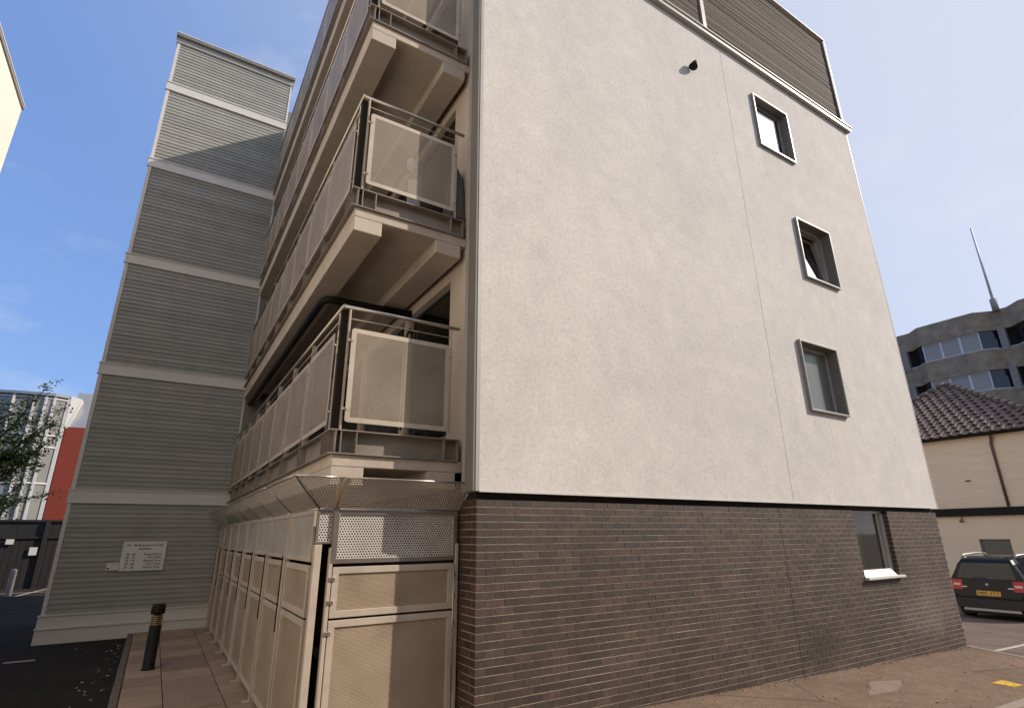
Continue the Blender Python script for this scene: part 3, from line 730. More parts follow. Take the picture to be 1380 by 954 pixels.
# ------------------------------------------------------------------ stair tower
TY = 9.80; X0, X1 = -4.47, -1.405
st = thing('stair_tower', (-2.95, 11.5, -0.27), 'tall grey weatherboarded stair tower with pale floor bands behind the balconies', 'tower')
tw = MB().box(X0+.02, X1-.0, TY+.03, 13.6, -0.5, 15.0).build('wall', 'board', st)
bands = [(2.43, 2.68), (5.255, 5.495), (8.06, 8.285), (10.835, 11.06), (13.325, 13.56)]
for a, b in bands:
    m = MB(); m.box(X0-.02, X1+.004, TY-.035, TY+.03, a, b); m.box(X0-.035, X1+.006, TY-.055, TY+.03, b, b+.02); m.box(X0-.035, X1+.006, TY-.05, TY+.03, a-.012, a)
    m.build('floor_band', 'tower_trim', st)
m = MB(); m.box(X0-.03, X1, TY-.03, TY+.03, 0.03, .245); m.box(X0-.04, X1+.002, TY-.055, TY+.03, .245, .265); m.build('plinth_board', 'tower_trim', st)
m = MB(); m.box(X0-.035, X1-.001, TY-.045, TY+.031, -0.5, .005); m.box(X0-.05, X1+.001, TY-.07, TY+.031, .005, .029); m.build('plinth_board', 'tower_trim', st)
levels = [.265]+[v for a, b in bands for v in (a-.012, b+.02)]+[14.96]
bm = {}
for k in range(0, len(levels), 2):
    a, b = levels[k], levels[k+1]; n_ = round((b-a)/.100); hgt = (b-a)/n_
    me = MB().hexa([(X0+.075, TY-.016, 0), (X1-.045, TY-.016, 0), (X1-.045, TY+.029, 0), (X0+.075, TY+.029, 0)], [(X0+.075, TY+.001, hgt+.003), (X1-.045, TY+.001, hgt+.003), (X1-.045, TY+.029, hgt+.003), (X0+.075, TY+.029, hgt+.003)]).mesh('board', 'board')
    for j in range(n_): link('board', me, tw, (0, random.uniform(-.002, .002), a+j*hgt))
    m = MB(); m.box(X0, X0+.072, TY-.022, TY+.029, a, b); m.build('corner_board', 'tower_trim', st)
    m = MB(); m.box(X1-.043, X1+.002, TY-.022, TY+.029, a, b); m.build('corner_board', 'white_trim' if k == len(levels)-2 else 'tower_trim', st)
m = MB(); m.box(X0-.03, X1+.03, TY-.05, 13.6, 14.962, 15.12); m.build('fascia', 'grey_trim', st)
m = MB(); m.box(X0-.05, X1+.05, TY-.14, 13.65, 15.122, 15.21); m.build('roof', 'reveal', st)
m = MB(); m.box(X0-.06, X1+.06, TY-.15, 13.66, 15.211, 15.235); m.build('roof_edge', 'white_trim', st)

# signs on the tower
def board_sign(name, x0, x1, z0, z1, label):
    o = MB().box(x0, x1, TY-.045, TY-.030, z0, z1).build(name, 'sign_white', origin=((x0+x1)/2, TY-.03, z0)); return tag(o, label, 'sign')
sg = board_sign('address_sign', -3.345, -2.54, 1.038, 1.633, 'large white address board listing flat numbers by floor on the grey tower')
def put(parent, body, size, x, z, align):
    o = link('lettering', text_mesh(body, size, 'ink', align), parent, (x, TY-.047, z)); o.rotation_euler = (R(90), 0, 0)
put(sg, '59 - 98 Brandmore Road', .066, -2.94, 1.535, 'CENTER'); put(sg, 'Residents', .062, -2.94, 1.463, 'CENTER')
for k, (a, b) in enumerate((('59 - 65', 'Ground Floor'), ('66 - 72', 'First Floor'), ('73 - 79', 'Second Floor'), ('80 - 86', 'Third Floor'), ('87 - 98', 'Fourth Floor'))):
    put(sg, a, .060, -3.26, 1.352-.066*k, 'LEFT'); put(sg, b, .060, -2.60, 1.352-.066*k, 'RIGHT')
s2 = board_sign('notice', -3.566, -3.357, 1.058, 1.208, 'little white notice fixed left of the large address board')
put(s2, 'CCTV', .036, -3.385, 1.163, 'RIGHT')
m = MB(); m.lathe((-3.53, 0, 0), [(.001, 0), (.018, .002), (.02, .01), (.001, .012)], 12); m.v = [(x, TY-.046-z, 1.10+y) for x, y, z in m.v]; m.build('symbol', 'ink', s2)

# ------------------------------------------------------------------ small things by the bin store
bl = thing('bollard_light', (-2.57, 5.62, GP), 'black bollard light with brass louvre rings on the paving edge', 'bollard')
c = (-2.57, 5.62, GP)
MB().lathe(c, [(.001, 0), (.095, 0), (.095, .015), (.082, .02), (.082, .60), (.074, .605), (.074, .61)], 24).build('post', 'black_metal', bl)
for k in range(5): MB().lathe(c, [(.055, .612+k*.030), (.084, .612+k*.030), (.084, .622+k*.030), (.055, .632+k*.030)], 24).build('louvre_ring', 'brass', bl)
MB().lathe(c, [(.045, .60), (.045, .77)], 16).build('lens', 'dark_gap', bl)
MB().lathe(c, [(.05, .765), (.094, .765), (.097, .80), (.095, .865), (.088, .895), (.07, .905), (.001, .91)], 24).build('cap', 'black_metal', bl)
# leaf litter against the kerb
m = MB()
for _ in range(46):
    x = -2.98-abs(random.gauss(0, .28)); y = random.uniform(3.2, 9.3); r = random.uniform(.012, .035); th = random.uniform(0, 6.28)
    pts = [(x+r*math.cos(th+a)*(1 if i % 2 else .5), y+r*math.sin(th+a)*(1 if i % 2 else .5), -.256+random.uniform(0, .012)) for i, a in enumerate((0, 1.57, 3.14, 4.71))]
    m.poly(pts)
tag(m.build('leaf_litter', 'litter'), 'pale scattered leaf litter on the dark asphalt by the kerb', 'leaf litter', kind='stuff')
m = MB().box(-4.62, -4.20, 7.95, 8.06, -.30, -.255); tag(m.build('drain_grate', 'concrete_pier', origin=(-4.41, 8, -.27)), 'narrow drain grate in the asphalt before the stair tower', 'drain')
# cone-shaped black fitting high on the render
wf = thing('wall_fitting', (4.52, -.05, 10.22), 'small black cone-shaped fitting high on the pale render wall', 'wall fitting')
m = MB(); m.tube([(4.52, -.05, 10.22), (4.52, -.12, 10.22)], .028, 10); m.build('bracket', 'black_metal', wf)
m = MB(); m.tube([(4.56, -.16, 10.30), (4.50, -.14, 10.15)], [.030, .085], 14); m.build('hood', 'black_metal', wf)
# things left out on the balconies
sf = thing('pedestal_fan', (-.60, .80, 5.57), 'pale oval-headed pedestal fan behind the second balcony panel', 'fan')
MB().box(-.66, -.54, .77, .83, 5.57, 6.25).build('stand', 'white_trim', sf)
m = MB(); m.lathe((0, 0, 0), [(.001, -.02), (.12, -.02), (.15, 0), (.12, .02), (.001, .02)], 20); m.v = [(-.62+x*.7, .77+z, 6.42+y*1.2) for x, y, z in m.v]; m.build('head', 'grey_cloth', sf)
m = MB(); m.lathe((0, 0, 0), [(.001, -.005), (.10, -.005), (.10, .005), (.001, .005)], 16); m.v = [(-.66+x*.6, .742+z, 6.44+y*1.2) for x, y, z in m.v]; m.build('blade_cover', 'white_trim', sf)
m = MB(); rings = [(5.60, .16), (5.80, .15), (6.05, .13), (6.3, .09), (6.45, .02)]
m.lathe((-.10, .52, 0), [(r, z) for z, r in rings], 12); m.v = [(x+random.uniform(-.015, .015), y+random.uniform(-.015, .015), z) for x, y, z in m.v]
tag(m.build('draped_cover', 'grey_cloth', origin=(-.1, .52, 5.6)), 'grey cloth cover bunched at the wall end of the second balcony', 'cover')
m = MB(); m.tube([(-.60, .75, 2.85), (-.60, .75, 3.85), (-.585, .75, 4.02), (-.55, .75, 4.10), (-.525, .75, 4.06), (-.52, .75, 3.98), (-.54, .75, 3.92)], [.012, .012, .016, .022, .026, .028, .02], 10)
tag(m.build('curved_handle', 'black_metal', origin=(-.6, .75, 2.73)), 'black curved handle showing above the lowest balcony panel', 'handle')

# ------------------------------------------------------------------ left: cream block, glazed building, fence, tree
cb = thing('cream_building', (-12, 0, -.27), 'bright cream building edge with dark coping at the upper left', 'building')
MB().box(-16, -7.40, -14, 10.83, -.5, 12.06).build('wall', 'cream_wall', cb)
MB().box(-16.05, -7.36, -14.05, 10.86, 12.062, 12.12).build('coping', 'grey_trim', cb)
MB().box(-16.06, -7.35, -14.06, 10.87, 12.122, 12.16).build('coping', 'white_trim', cb)

gb = thing('glazed_building', (-8, 33, -.27), 'curved glass building with white mullions and a red side wall beyond the fence', 'building')
Yg = 31.0
plan = [(-14.5, 33.6), (-12.6, 32.2), (-11.2, 31.45), (-10.0, 31.1), (-9.15, 30.98), (-8.70, 30.95), (-8.36, 31.0), (-7.80, 31.25)]
zb0, ztop = -.4, 8.75
MB().prism([(x, y+.9, zb0) for x, y in plan]+[(-7.8, 40, zb0), (-14.5, 40, zb0)], (0, 0, ztop-zb0-.3)).build('interior', 'office_inside', gb)
for i, ((xa, ya), (xb, yb_)) in enumerate(zip(plan[:-1], plan[1:])):
    zs = [0.2, 4.35, 6.15, 6.75, ztop-.1]
    for za, zc in zip(zs[:-1], zs[1:]):
        MB().prism([(xa, ya, za+.04), (xb, yb_, za+.04), (xb, yb_+.02, za+.04), (xa, ya+.02, za+.04)], (0, 0, zc-za-.08)).build('pane', 'facade_glass', gb)
    for zz in zs:
        MB().prism([(xa, ya-.05, zz-.04), (xb, yb_-.05, zz-.04), (xb, yb_+.06, zz-.04), (xa, ya+.06, zz-.04)], (0, 0, .08)).build('transom', 'white_frame', gb)
for i, (x, y) in enumerate(plan):
    wd = .05 if i < 7 else .08
    MB().box(x-wd, x+wd, y-.09, y+.05, zb0, ztop).build('mullion', 'white_frame', gb)
for z_, y_ in ((5.0, 31.75), (2.6, 31.75)): MB().box(-12.3, -7.95, y_, y_+.1, z_, z_+.25).build('floor_edge', 'white_trim', gb)
MB().prism([(x, y-.15, ztop) for x, y in plan]+[(-7.7, 38, ztop), (-14.5, 38, ztop)], (0, 0, .14)).build('roof', 'zinc', gb)
MB().box(-7.68, -5.4, 31.2, 36, -.4, 7.28).build('side_wall', 'red_wall', gb)
MB().hexa([(-7.66, 31.3, 7.285), (-5.4, 31.3, 7.285), (-5.4, 38, 7.285), (-7.66, 38, 7.285)], [(-7.62, 32.3, 9.35), (-5.4, 32.3, 9.35), (-5.4, 37, 9.35), (-7.62, 37, 9.35)]).build('metal_roof', 'zinc', gb)
MB().hexa([(-7.74, 31.15, 7.2), (-7.60, 31.15, 7.2), (-7.60, 32.4, 7.2), (-7.74, 32.4, 7.2)], [(-7.74, 31.15, 8.9), (-7.28, 31.3, 8.8), (-7.28, 32.6, 8.8), (-7.74, 32.4, 8.9)]).build('fin', 'white_trim', gb)

fe = thing('timber_fence', (-9, 26.5, -.27), 'tall black boarded fence with rails in front of the glazed building', 'fence')
for k in range(5):
    x0 = -15+2.05*k
    MB().box(x0-.07, x0+.07, 26.35, 26.5, -.4, 2.46).build('post', 'fence_black', fe)
for k in range(44):
    x0 = -15+.225*k; MB().box(x0, x0+.212, 26.5+random.uniform(0, .012), 26.53, -.3, 1.72).build('board', 'fence_black', fe)
    if k % 4 == 0: MB().box(x0, x0+.89, 26.52, 26.54, 1.80, 2.40).build('screen', 'black_plastic', fe)
MB().box(-15, -5.0, 26.55, 26.60, -.3, 2.42).build('backing', 'fence_black', fe)
for zz in (1.72, 2.40): MB().box(-15, -5.0, 26.44, 26.52, zz, zz+.09).build('rail', 'fence_black', fe)
for nm, x, z_, w_, h_, lb in (('notice', -7.92, 1.50, .26, .20, 'small pale notice on the black fence, left of two'), ('notice', -7.08, 1.05, .28, .32, 'larger pale notice lower on the black fence beside the grey post')):
    tag(MB().box(x-w_/2, x+w_/2, 26.40, 26.425, z_, z_+h_).build(nm, 'sign_white', origin=(x, 26.42, z_)), lb, 'notice')
m = MB(); m.lathe((-7.0, 22.8, -.27), [(.10, 0), (.10, .85), (.09, .90), (.05, .93), (.001, .94)], 18)
tag(m.build('bollard', 'concrete_pier', origin=(-7.0, 22.8, -.27)), 'plain grey bollard standing before the black fence', 'bollard')
strip([(-7.6, 24.2, -.262), (-5.2, 24.2, -.262)], .10, .004, 'paint_line', 'parking_line', .004)
strip([(-6.75, 22.6, -.262), (-6.2, 26.2, -.262)], .10, .0045, 'paint_line', 'parking_line', .004)

tr = thing('tree', (-7.95, 17.0, -.27), 'leafy green tree leaning into view before the glazed building', 'tree')
rnd = random.Random(3)
m = MB(); leaves = MB()
m.tube([(-7.95, 17, -.3), (-7.92, 17, 1.2), (-7.9, 17.05, 2.6), (-7.85, 17, 4.2), (-7.8, 17, 5.4)], [.16, .13, .11, .07, .03], 10)
tips = []
for k in range(30):
    z_ = rnd.uniform(1.9, 5.2); a = rnd.uniform(-1.3, 1.3) if k % 3 else rnd.uniform(0, 6.28); L = rnd.uniform(1.1, 2.2)*(1.0 if z_ < 4.2 else .75)
    p0 = Vector((-7.9, 17, z_)); d = Vector((math.cos(a), math.sin(a), rnd.uniform(.15, .75)))
    pts = [p0]
    for j in range(1, 6):
        pts.append(p0+d*L*j/5+Vector((rnd.uniform(-.05, .05), rnd.uniform(-.05, .05), rnd.uniform(-.05, .05)-.03*j)))
    m.tube(pts, [.04, .032, .025, .018, .012, .006], 6)
    for j in range(1, 6):
        for _ in range(3):
            q = pts[j]+Vector((rnd.uniform(-.4, .4), rnd.uniform(-.4, .4), rnd.uniform(-.2, .35))); m.tube([pts[j], q], [.01, .004], 4, False); tips.append((pts[j], q))
for tip, z0_ in (((-6.50, 16.9, 6.30), 3.6), ((-6.02, 17.0, 5.62), 3.3), ((-5.92, 17.0, 4.75), 3.0), ((-6.10, 16.8, 5.15), 3.2), ((-6.35, 17.1, 4.2), 2.7), ((-6.45, 16.9, 3.3), 2.3), ((-6.55, 17.0, 2.75), 2.0)):
    p0 = Vector((-7.88, 17, z0_)); p1 = Vector(tip); pts = []
    for j in range(8):
        t = j/7; pts.append(p0.lerp(p1, t)+Vector((rnd.uniform(-.04, .04), rnd.uniform(-.06, .06), -.25*math.sin(math.pi*t)+rnd.uniform(-.03, .03))))
    m.tube(pts, [.045-.005*j for j in range(8)], 6)
    for j in range(2, 8):
        for _ in range(3):
            q = pts[j]+Vector((rnd.uniform(-.15, .30), rnd.uniform(-.3, .3), rnd.uniform(-.12, .26))); m.tube([pts[j], q], [.008, .003], 4, False); tips.append((pts[j], q))
for a, b in tips:
    for _ in range(15):
        t = rnd.uniform(.1, 1.15); p = a.lerp(b, t)+Vector((rnd.gauss(0, .085), rnd.gauss(0, .085), rnd.gauss(0, .075)))
        u = Vector((rnd.uniform(-1, 1), rnd.uniform(-1, 1), rnd.uniform(-.6, .6))).normalized(); v = u.cross(Vector((rnd.uniform(-1, 1), rnd.uniform(-1, 1), 1))).normalized()
        s_ = rnd.uniform(.038, .070); leaves.quad(p-u*s_, p+v*s_*.5, p+u*s_, p-v*s_*.5)
m.build('trunk', 'bark', tr); leaves.build('crown', 'leaf', tr)

# unseen terrace added behind the camera to hold back sky light
bt = thing('sky_blocker_terrace', (-8, -21, -.3), 'unseen dark brick terrace added across the street to block sky light', 'building')
MB().box(-32, 12.5, -27, -15, -.6, 12.2).build('wall', 'brick_mass', bt)
MB().prism([(-32.3, -14.7, 12.2), (-32.3, -27.3, 12.2), (-32.3, -21, 15.2)], (45.1, 0, 0)).build('roof', 'roof_tile', bt)
for k in range(12):
    for z_ in (.9, 4.0, 7.1, 9.9):
        wn_ = MB().box(-30+3.5*k, -28.8+3.5*k, -15.02, -14.93, z_, z_+1.6).build('window', 'white_frame', bt)
        MB().box(-29.9+3.5*k, -28.9+3.5*k, -14.94, -14.92, z_+.1, z_+1.5).build('pane', 'dark_glass', wn_)
# ------------------------------------------------------------------ right: painted building with tiled hip roof
pbd = thing('painted_building', (25, 4.5, gz(24)), 'cream painted building with a brown tiled hip roof and dark fascia band', 'building')
XB = 22.5; ya, yb2 = 0.42, 8.55
m = MB(); wall_cells(m, 'Y', ya, yb2, -1.2, 2.22, XB, XB+.3, [(2.665, 3.56, .45, 1.42)]); m.build('ground_floor_wall', 'painted_wall', pbd)
MB().box(XB+.3, 31, ya+.01, yb2-.01, -1.2, 2.22).build('core', 'office_inside', pbd)
MB().box(XB+.03, 31, ya, yb2, 2.50, 5.10).build('upper_wall', 'painted_brick', pbd)
MB().box(XB-.12, XB+.35, ya-.3, yb2, 2.22, 2.50).build('fascia_band', 'black_metal', pbd)
wd = MB(); wd.box(XB+.10, XB+.16, 2.67, 3.555, 1.36, 1.415); wd.box(XB+.10, XB+.16, 2.67, 3.555, .455, .51); wd.box(XB+.10, XB+.16, 2.67, 2.72, .51, 1.36); wd.box(XB+.10, XB+.16, 3.505, 3.555, .51, 1.36)
wd = wd.build('window', 'reveal', pbd); MB().box(XB+.12, XB+.14, 2.72, 3.505, .51, 1.36).build('pane', 'dark_glass', wd)
MB().tube([(XB-.16, ya-.15, 5.08), (XB-.16, yb2, 5.08)], .075, 10).build('gutter', 'black_metal', pbd)
MB().tube([(XB-.12, 2.36, 5.0), (XB-.06, 2.40, 4.82), (XB-.02, 2.44, 4.70), (XB-.02, 2.44, 2.52)], .045, 10).build('downpipe', 'kerb_dark', pbd)
EL, ER, AP = Vector((XB-.2, 8.6, 5.12)), Vector((XB-.2, .36, 5.12)), Vector((26.8, 4.78, 8.03))
RB = Vector((33, 4.78, 8.03)); BL_, BR_ = Vector((33, 8.6, 5.12)), Vector((33, .36, 5.12))
m = MB(); m.poly([EL-Vector((0, 0, .05)), ER-Vector((0, 0, .05)), AP-Vector((0, 0, .05))]); m.poly([ER, BR_, RB, AP]); m.poly([BL_, EL, AP, RB]); m.poly([EL-Vector((0, 0, .06)), BL_-Vector((0, 0, .06)), BR_-Vector((0, 0, .06)), ER-Vector((0, 0, .06))])
rf = m.build('roof', 'roof_tile', pbd, origin=(0, 0, 0))
uE = (ER-EL).normalized(); mid = (EL+ER)/2; vS = (AP-EL); vS = (vS-uE*vS.dot(uE)).normalized(); SL = (AP-mid).length; nS = uE.cross(vS); nS = nS if nS.z > 0 else -nS
WE = (ER-EL).length; apu = (AP-EL).dot(uE); tl, tw_ = .335, .315
# one pantile: flat pan with a raised roll along one side and a thick lower lip
tm = MB(); prof = [(0, .0), (.06, .012), (.12, .055), (.17, .062), (.22, .02), (.315, .004)]
for k in range(len(prof)-1):
    (u0, h0), (u1, h1) = prof[k], prof[k+1]
    def P(u, v, h): return tuple(uE*u+vS*v+nS*h)
    tm.quad(P(u0, -.03, h0+.035), P(u1, -.03, h1+.035), P(u1, tl, h1), P(u0, tl, h0)); tm.quad(P(u0, -.03, h0), P(u1, -.03, h1), P(u1, -.03, h1+.035), P(u0, -.03, h0+.035))
tme = tm.mesh('roof_tile', 'roof_tile'); nt = 0
cand = []
rows_n = int(SL/tl)
for r_ in range(rows_n):
    v = r_*tl; lo_u, hi_u = apu*v/SL, WE-(WE-apu)*v/SL; u = -.1+(.157 if r_ % 2 else 0)
    while u < WE:
        if u+.1 > lo_u and u+.2 < hi_u:
            p = EL+uE*u+vS*v; cand.append((screen(p)[0], p))
        u += tw_
cand.sort(key=lambda c_: c_[0], reverse=True)
for _, p in cand[:300]: link('roof_tile', tme, rf, p)
for a, b in ((AP, ER), (AP, EL)):
    n_ = int((b-a).length/.42)
    for k in range(n_):
        p, q = a.lerp(b, k/n_), a.lerp(b, (k+.97)/n_); up = Vector((0, 0, .05))
        MB().tube([p+up, q+up*1.5], [.10, .12], 8).build('ridge_tile', 'kerb_dark', rf)
MB().box(XB-.01, XB+.03, 3.35, 3.5, 3.45, 3.49).build('vent_slot', 'dark_gap', pbd)
wl_ = thing('wall_lantern', (XB-.1, 3.9, 2.02), 'little dark lamp under the black fascia band', 'lamp')
MB().tube([(XB-.02, 3.9, 2.21), (XB-.02, 3.9, 2.13), (XB-.10, 3.9, 2.09)], .025, 8).build('bracket', 'reveal', wl_); MB().tube([(XB-.10, 3.9, 2.10), (XB-.13, 3.9, 2.03)], [.04, .07], 10).build('shade', 'reveal', wl_)
# meter box on the gable's far corner
tag(MB().box(10.49, 10.62, .28, .36, 1.18, 1.62).build('sign_bracket', 'black_metal', origin=(10.55, .32, 1.2)), 'thin bracketed plate on the far corner of the brick wall', 'bracket')

# ------------------------------------------------------------------ concrete office block
k_ = 1.425; XO = -2.802+38.802*k_
def oy_(y): return -5.2+(y+5.2)*k_
def oz(z): return 1.7+(z-1.7)*k_
of = thing('office_block', (XO+6, oy_(5), gz(60)), 'dark ribbed concrete office block with projecting window bays behind the tiled roof', 'building')
per = 5.02
bays = [(8.56-per*j, 5.66-per*j) for j in range(-2, 4)]   # front run of each bay (in measured units)
def plan_line(d):                                         # zigzag plan: (X offset, y)
    pts = []
    for a, b in bays:
        pts += [(d, oy_(a+1.15)), (d, oy_(a+.72)), (0, oy_(a)), (0, oy_(b)), (d, oy_(b-.72))]
    return pts
def bandpoly(z0, z1, name, mat, out=0.0, dep=.95):
    pts = [(XO+p[0]-out, p[1]) for p in plan_line(dep)]
    m = MB(); n_ = len(pts)
    poly = [(x, y, z0) for x, y in pts]+[(XO+9, pts[-1][1], z0), (XO+9, pts[0][1], z0)]
    m.prism(poly, (0, 0, z1-z0)); return m.build(name, mat, of, origin=(0, 0, 0))
zl = [(oz(12.68), oz(13.86)), (oz(10.36), oz(11.56)), (oz(8.04), oz(9.24)), (oz(5.7), oz(6.9)), (oz(1.2), oz(4.5))]
for i, (a, b) in enumerate(zl): bandpoly(a, b, 'parapet' if i == 0 else 'spandrel', 'concrete_dark', 0.18)
MB().box(XO+2.2, XO+12, oy_(-8), oy_(18), -1.2, oz(12.7)).build('core', 'office_inside', of)
for i in range(3):
    z0, z1 = zl[i+1][1], zl[i][0]
    bandpoly(z0-.02, z0+.10, 'window_sill', 'white_frame', 0.02)
    for a, b in bays:
        Y0, Y1 = oy_(a), oy_(b)
        for j in range(3):
            ya_, yb_ = Y0+(Y1-Y0)*j/3, Y0+(Y1-Y0)*(j+1)/3
            wn_ = MB(); wn_.box(XO-.02, XO+.10, yb_, yb_+.09, z0+.1, z1); wn_.box(XO-.02, XO+.10, ya_-.09, ya_, z0+.1, z1); wn_.box(XO-.02, XO+.1, yb_+.09, ya_-.09, z1-.08, z1)
            wn_ = wn_.build('window', 'white_frame', of); MB().box(XO+.03, XO+.05, yb_+.09, ya_-.09, z0+.10, z1-.08).build('pane', 'office_glass', wn_)
        for (ya_, yb_, s_) in ((oy_(a+.70), Y0, 1), (oy_(b-.70), Y1, 1)):
            m = MB(); m.quad((XO+.93, ya_, z0+.1), (XO+.03, yb_, z0+.1), (XO+.03, yb_, z1), (XO+.93, ya_, z1)); m.build('pane', 'dark_glass', of)
        MB().box(XO+.70, XO+1.3, oy_(b-1.05), oy_(b-.72), z0-.2, z1+.2).build('pier', 'concrete_pier', of)
        MB().box(XO+1.2, XO+1.3, oy_(b-1.45), oy_(b-1.05), z0-.1, z1+.1).build('recess', 'dark_paint', of)
    if i == 1:
        for y_ in (6.2, 6.9, 7.6, 8.2): 
            for dx in (1.0, 1.8): MB().box(XO+.5+dx*.3, XO+.56+dx*.3, oy_(y_)-.35, oy_(y_)+.35, z1-.35-.2*dx, z1-.30-.2*dx).build('strip_light', 'blind', of)
mast = thing('roof_mast', (XO+.5, oy_(4.68), oz(13.86)), 'thin pale flagpole mast standing on the office roof', 'mast')
MB().tube([(XO+.5, oy_(4.68), oz(13.7)), (XO+.5, oy_(4.68), oz(14.46))], .24, 12).build('base', 'concrete_pier', mast)
MB().tube([(XO+.5, oy_(4.68), oz(14.46)), (XO+.5, oy_(4.68), oz(19.15))], [.10, .06], 10).build('pole', 'tower_trim', mast)

# ------------------------------------------------------------------ parked car
CX, CY, CG = 16.55, 1.60, gz(17.5)+.004
car = thing('parked_car', (CX+2.1, CY, CG), 'black estate-like crossover car with roof rails parked facing the painted building', 'car')
# each station: x, list of (half width, z, x offset)
def st_(x, belt, roof, ww, wr, rear=0.0):
    return [(.0, .24, x), (.74*ww, .24, x), (.86*ww, .34, x), (.895*ww, .62, x), (.885*ww, .82, x+rear*.03), (.86*ww, belt, x+rear*.07), (wr+.06, roof-.16, x+rear*.22), (wr, roof-.05, x+rear*.30), (wr*.72, roof-.005, x+rear*.36), (.0, roof, x+rear*.38)]
ST = [st_(0.02, 1.02, 1.56, .94, .56, 1.0), st_(.14, 1.02, 1.575, .985, .585, 0.9), st_(.55, 1.0, 1.60, 1.0, .60), st_(1.5, .99, 1.62, 1.0, .61), st_(2.35, .98, 1.58, 1.0, .60), st_(2.75, .975, 1.44, 1.0, .62), st_(3.25, .965, 1.06, .99, .70), st_(3.9, .90, .98, .95, .68), st_(4.15, .80, .86, .86, .58), st_(4.22, .70, .74, .80, .5)]
def Pc(p, s): return (CX+p[2], CY+s*p[0], CG+p[1])
m = MB()
for s in (1, -1):
    for A, B in zip(ST[:-1], ST[1:]):
        for j in range(len(A)-1):
            m.sm.add(len(m.f)); q = [Pc(A[j], s), Pc(B[j], s), Pc(B[j+1], s), Pc(A[j+1], s)]; m.quad(*(q if s < 0 else reversed(q)))
for A in (ST[0], ST[-1]):
    for j in range(len(A)-1): m.quad(Pc(A[j], 1), Pc(A[j], -1), Pc(A[j+1], -1), Pc(A[j+1], 1))
body = m.build('body', 'car_paint', car)
def rear_x(z): # rear face position at height z
    A = ST[0]
    for p, q in zip(A[:-1], A[1:]):
        if p[1] <= z <= q[1] and q[1] > p[1]: return p[2]+(q[2]-p[2])*(z-p[1])/(q[1]-p[1])
    return A[0][2]
def rear_patch(name, y0, y1, z0, z1, mat, out=.012, nz=6, par=None, top_in=0.0):
    m = MB()
    for k in range(nz):
        za, zb_ = z0+(z1-z0)*k/nz, z0+(z1-z0)*(k+1)/nz; fa, fb = top_in*k/nz, top_in*(k+1)/nz
        a = [(CX+rear_x(za)-out, CY+y0+fa, CG+za), (CX+rear_x(za)-out, CY+y1-fa, CG+za), (CX+rear_x(zb_)-out, CY+y1-fb, CG+zb_), (CX+rear_x(zb_)-out, CY+y0+fb, CG+zb_)]
        b = [(x+out*1.6, y, z) for x, y, z in a]; m.hexa(b, a)
    return m.build(name, mat, par or car)
rear_patch('rear_window', -.66, .66, 1.03, 1.43, 'car_glass', .010, top_in=.12)
rear_patch('tailgate', -.70, .70, .56, 1.0, 'car_paint', .012)
rear_patch('bumper', -.80, .80, .30, .53, 'black_plastic', .055, 3)
rear_patch('skid_plate', -.62, .62, .225, .285, 'silver', .065, 2)
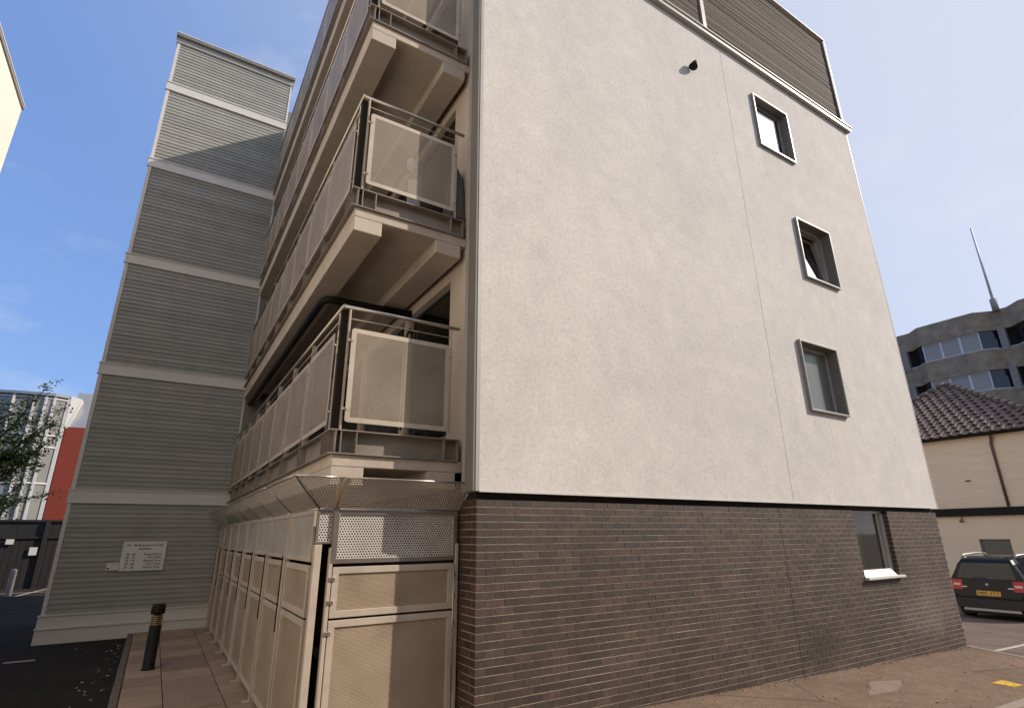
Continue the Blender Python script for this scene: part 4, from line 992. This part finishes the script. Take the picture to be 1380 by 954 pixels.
for s in (1, -1):
    a, b = sorted((s*.56, s*.83)); lm = rear_patch('tail_lamp', a, b, .74, .99, 'lamp_red', .020)
    a, b = sorted((s*.60, s*.76)); rear_patch('reverse_lamp', a, b, .84, .90, 'lamp_clear', .026, 2, lm)
    m = MB().box(CX+.10, CX+.42, CY+s*.865-.03, CY+s*.865+.03, CG+.78, CG+.97); m.build('tail_lamp', 'lamp_red', car, bevel=.02)
    MB().tube([(CX+.55, CY+s*.60, CG+1.575), (CX+.70, CY+s*.61, CG+1.625), (CX+1.6, CY+s*.62, CG+1.655), (CX+2.2, CY+s*.61, CG+1.63), (CX+2.35, CY+s*.60, CG+1.57)], .022, 8).build('roof_rail', 'silver', car)
    def sw_(xa, xb, za=1.04, zb_=1.40):
        m = MB()
        def pt(x, z, o):
            t = (z-1.0)/.44; hw = .872+(.668-.872)*t; return (CX+x, CY+s*(hw+o), CG+z)
        m.hexa([pt(xa, za, -.01), pt(xb, za, -.01), pt(xb, za, .012), pt(xa, za, .012)], [pt(xa+.12, zb_, -.01), pt(xb-.04, zb_, -.01), pt(xb-.04, zb_, .012), pt(xa+.12, zb_, .012)]); m.build('side_window', 'car_glass', car)
    sw_(.30, 1.0); sw_(1.06, 1.75); sw_(1.81, 2.55)
    for xw in (.78, 3.38):
        wy = CY+s*.80
        wh = MB(); wh.tube([(CX+xw, wy-.11, CG+.325), (CX+xw, wy+.11, CG+.325)], .325, 24); wh = wh.build('wheel', 'tyre', car)
        MB().tube([(CX+xw, wy+s*.10, CG+.325), (CX+xw, wy+s*.116, CG+.325)], .21, 18).build('rim', 'silver', wh)
        m = MB(); n_ = 14
        arc = [(CX+xw+.40*math.cos(math.pi*k/n_), CG+.33+.40*math.sin(math.pi*k/n_)) for k in range(n_+1)]
        for k in range(n_):
            (xa, za), (xb, zb_) = arc[k], arc[k+1]; yy = CY+s*.86
            m.hexa([(xa, yy, za), (xb, yy, zb_), (xb, yy+s*.05, zb_), (xa, yy+s*.05, za)], [(CX+xw+(xa-CX-xw)*.84, yy, CG+.33+(za-CG-.33)*.84), (CX+xw+(xb-CX-xw)*.84, yy, CG+.33+(zb_-CG-.33)*.84), (CX+xw+(xb-CX-xw)*.84, yy+s*.05, CG+.33+(zb_-CG-.33)*.84), (CX+xw+(xa-CX-xw)*.84, yy+s*.05, CG+.33+(za-CG-.33)*.84)])
        m.build('wheel_arch', 'black_plastic', car)
np_ = rear_patch('number_plate', -.265, .265, .61, .725, 'plate_yellow', .024, 2)
o = link('lettering', text_mesh('P402 XYZ', .115, 'ink', 'CENTER'), np_, (CX+rear_x(.66)-.027, CY, CG+.628)); o.rotation_euler = (R(90), 0, R(-90))
m = MB(); m.lathe((0, 0, 0), [(.001, 0), (.04, 0), (.04, .012), (.001, .016)], 14); m.v = [(CX+rear_x(.88)-.014-z, CY+x, CG+.88+y) for x, y, z in m.v]; m.build('emblem', 'silver', car)
rear_patch('badge', .46, .58, .80, .825, 'silver', .02, 1); rear_patch('badge', -.56, -.44, .80, .825, 'silver', .02, 1)
MB().tube([(CX+.62, CY+.05, CG+1.59), (CX+.42, CY+.05, CG+1.74)], .008, 6).build('aerial', 'black_plastic', car)
rear_patch('rear_wiper', -.02, .30, 1.05, 1.07, 'black_plastic', .022, 1)
MB().box(CX+.15, CX+4.0, CY-.70, CY+.70, CG+.14, CG+.25).build('underbody', 'black_plastic', car)
MB().box(CX+.9, CX+1.05, CY-.55, CY-.15, CG+.95, CG+1.32).build('seat', 'black_plastic', car); MB().box(CX+.9, CX+1.05, CY+.15, CY+.55, CG+.95, CG+1.32).build('seat', 'black_plastic', car)
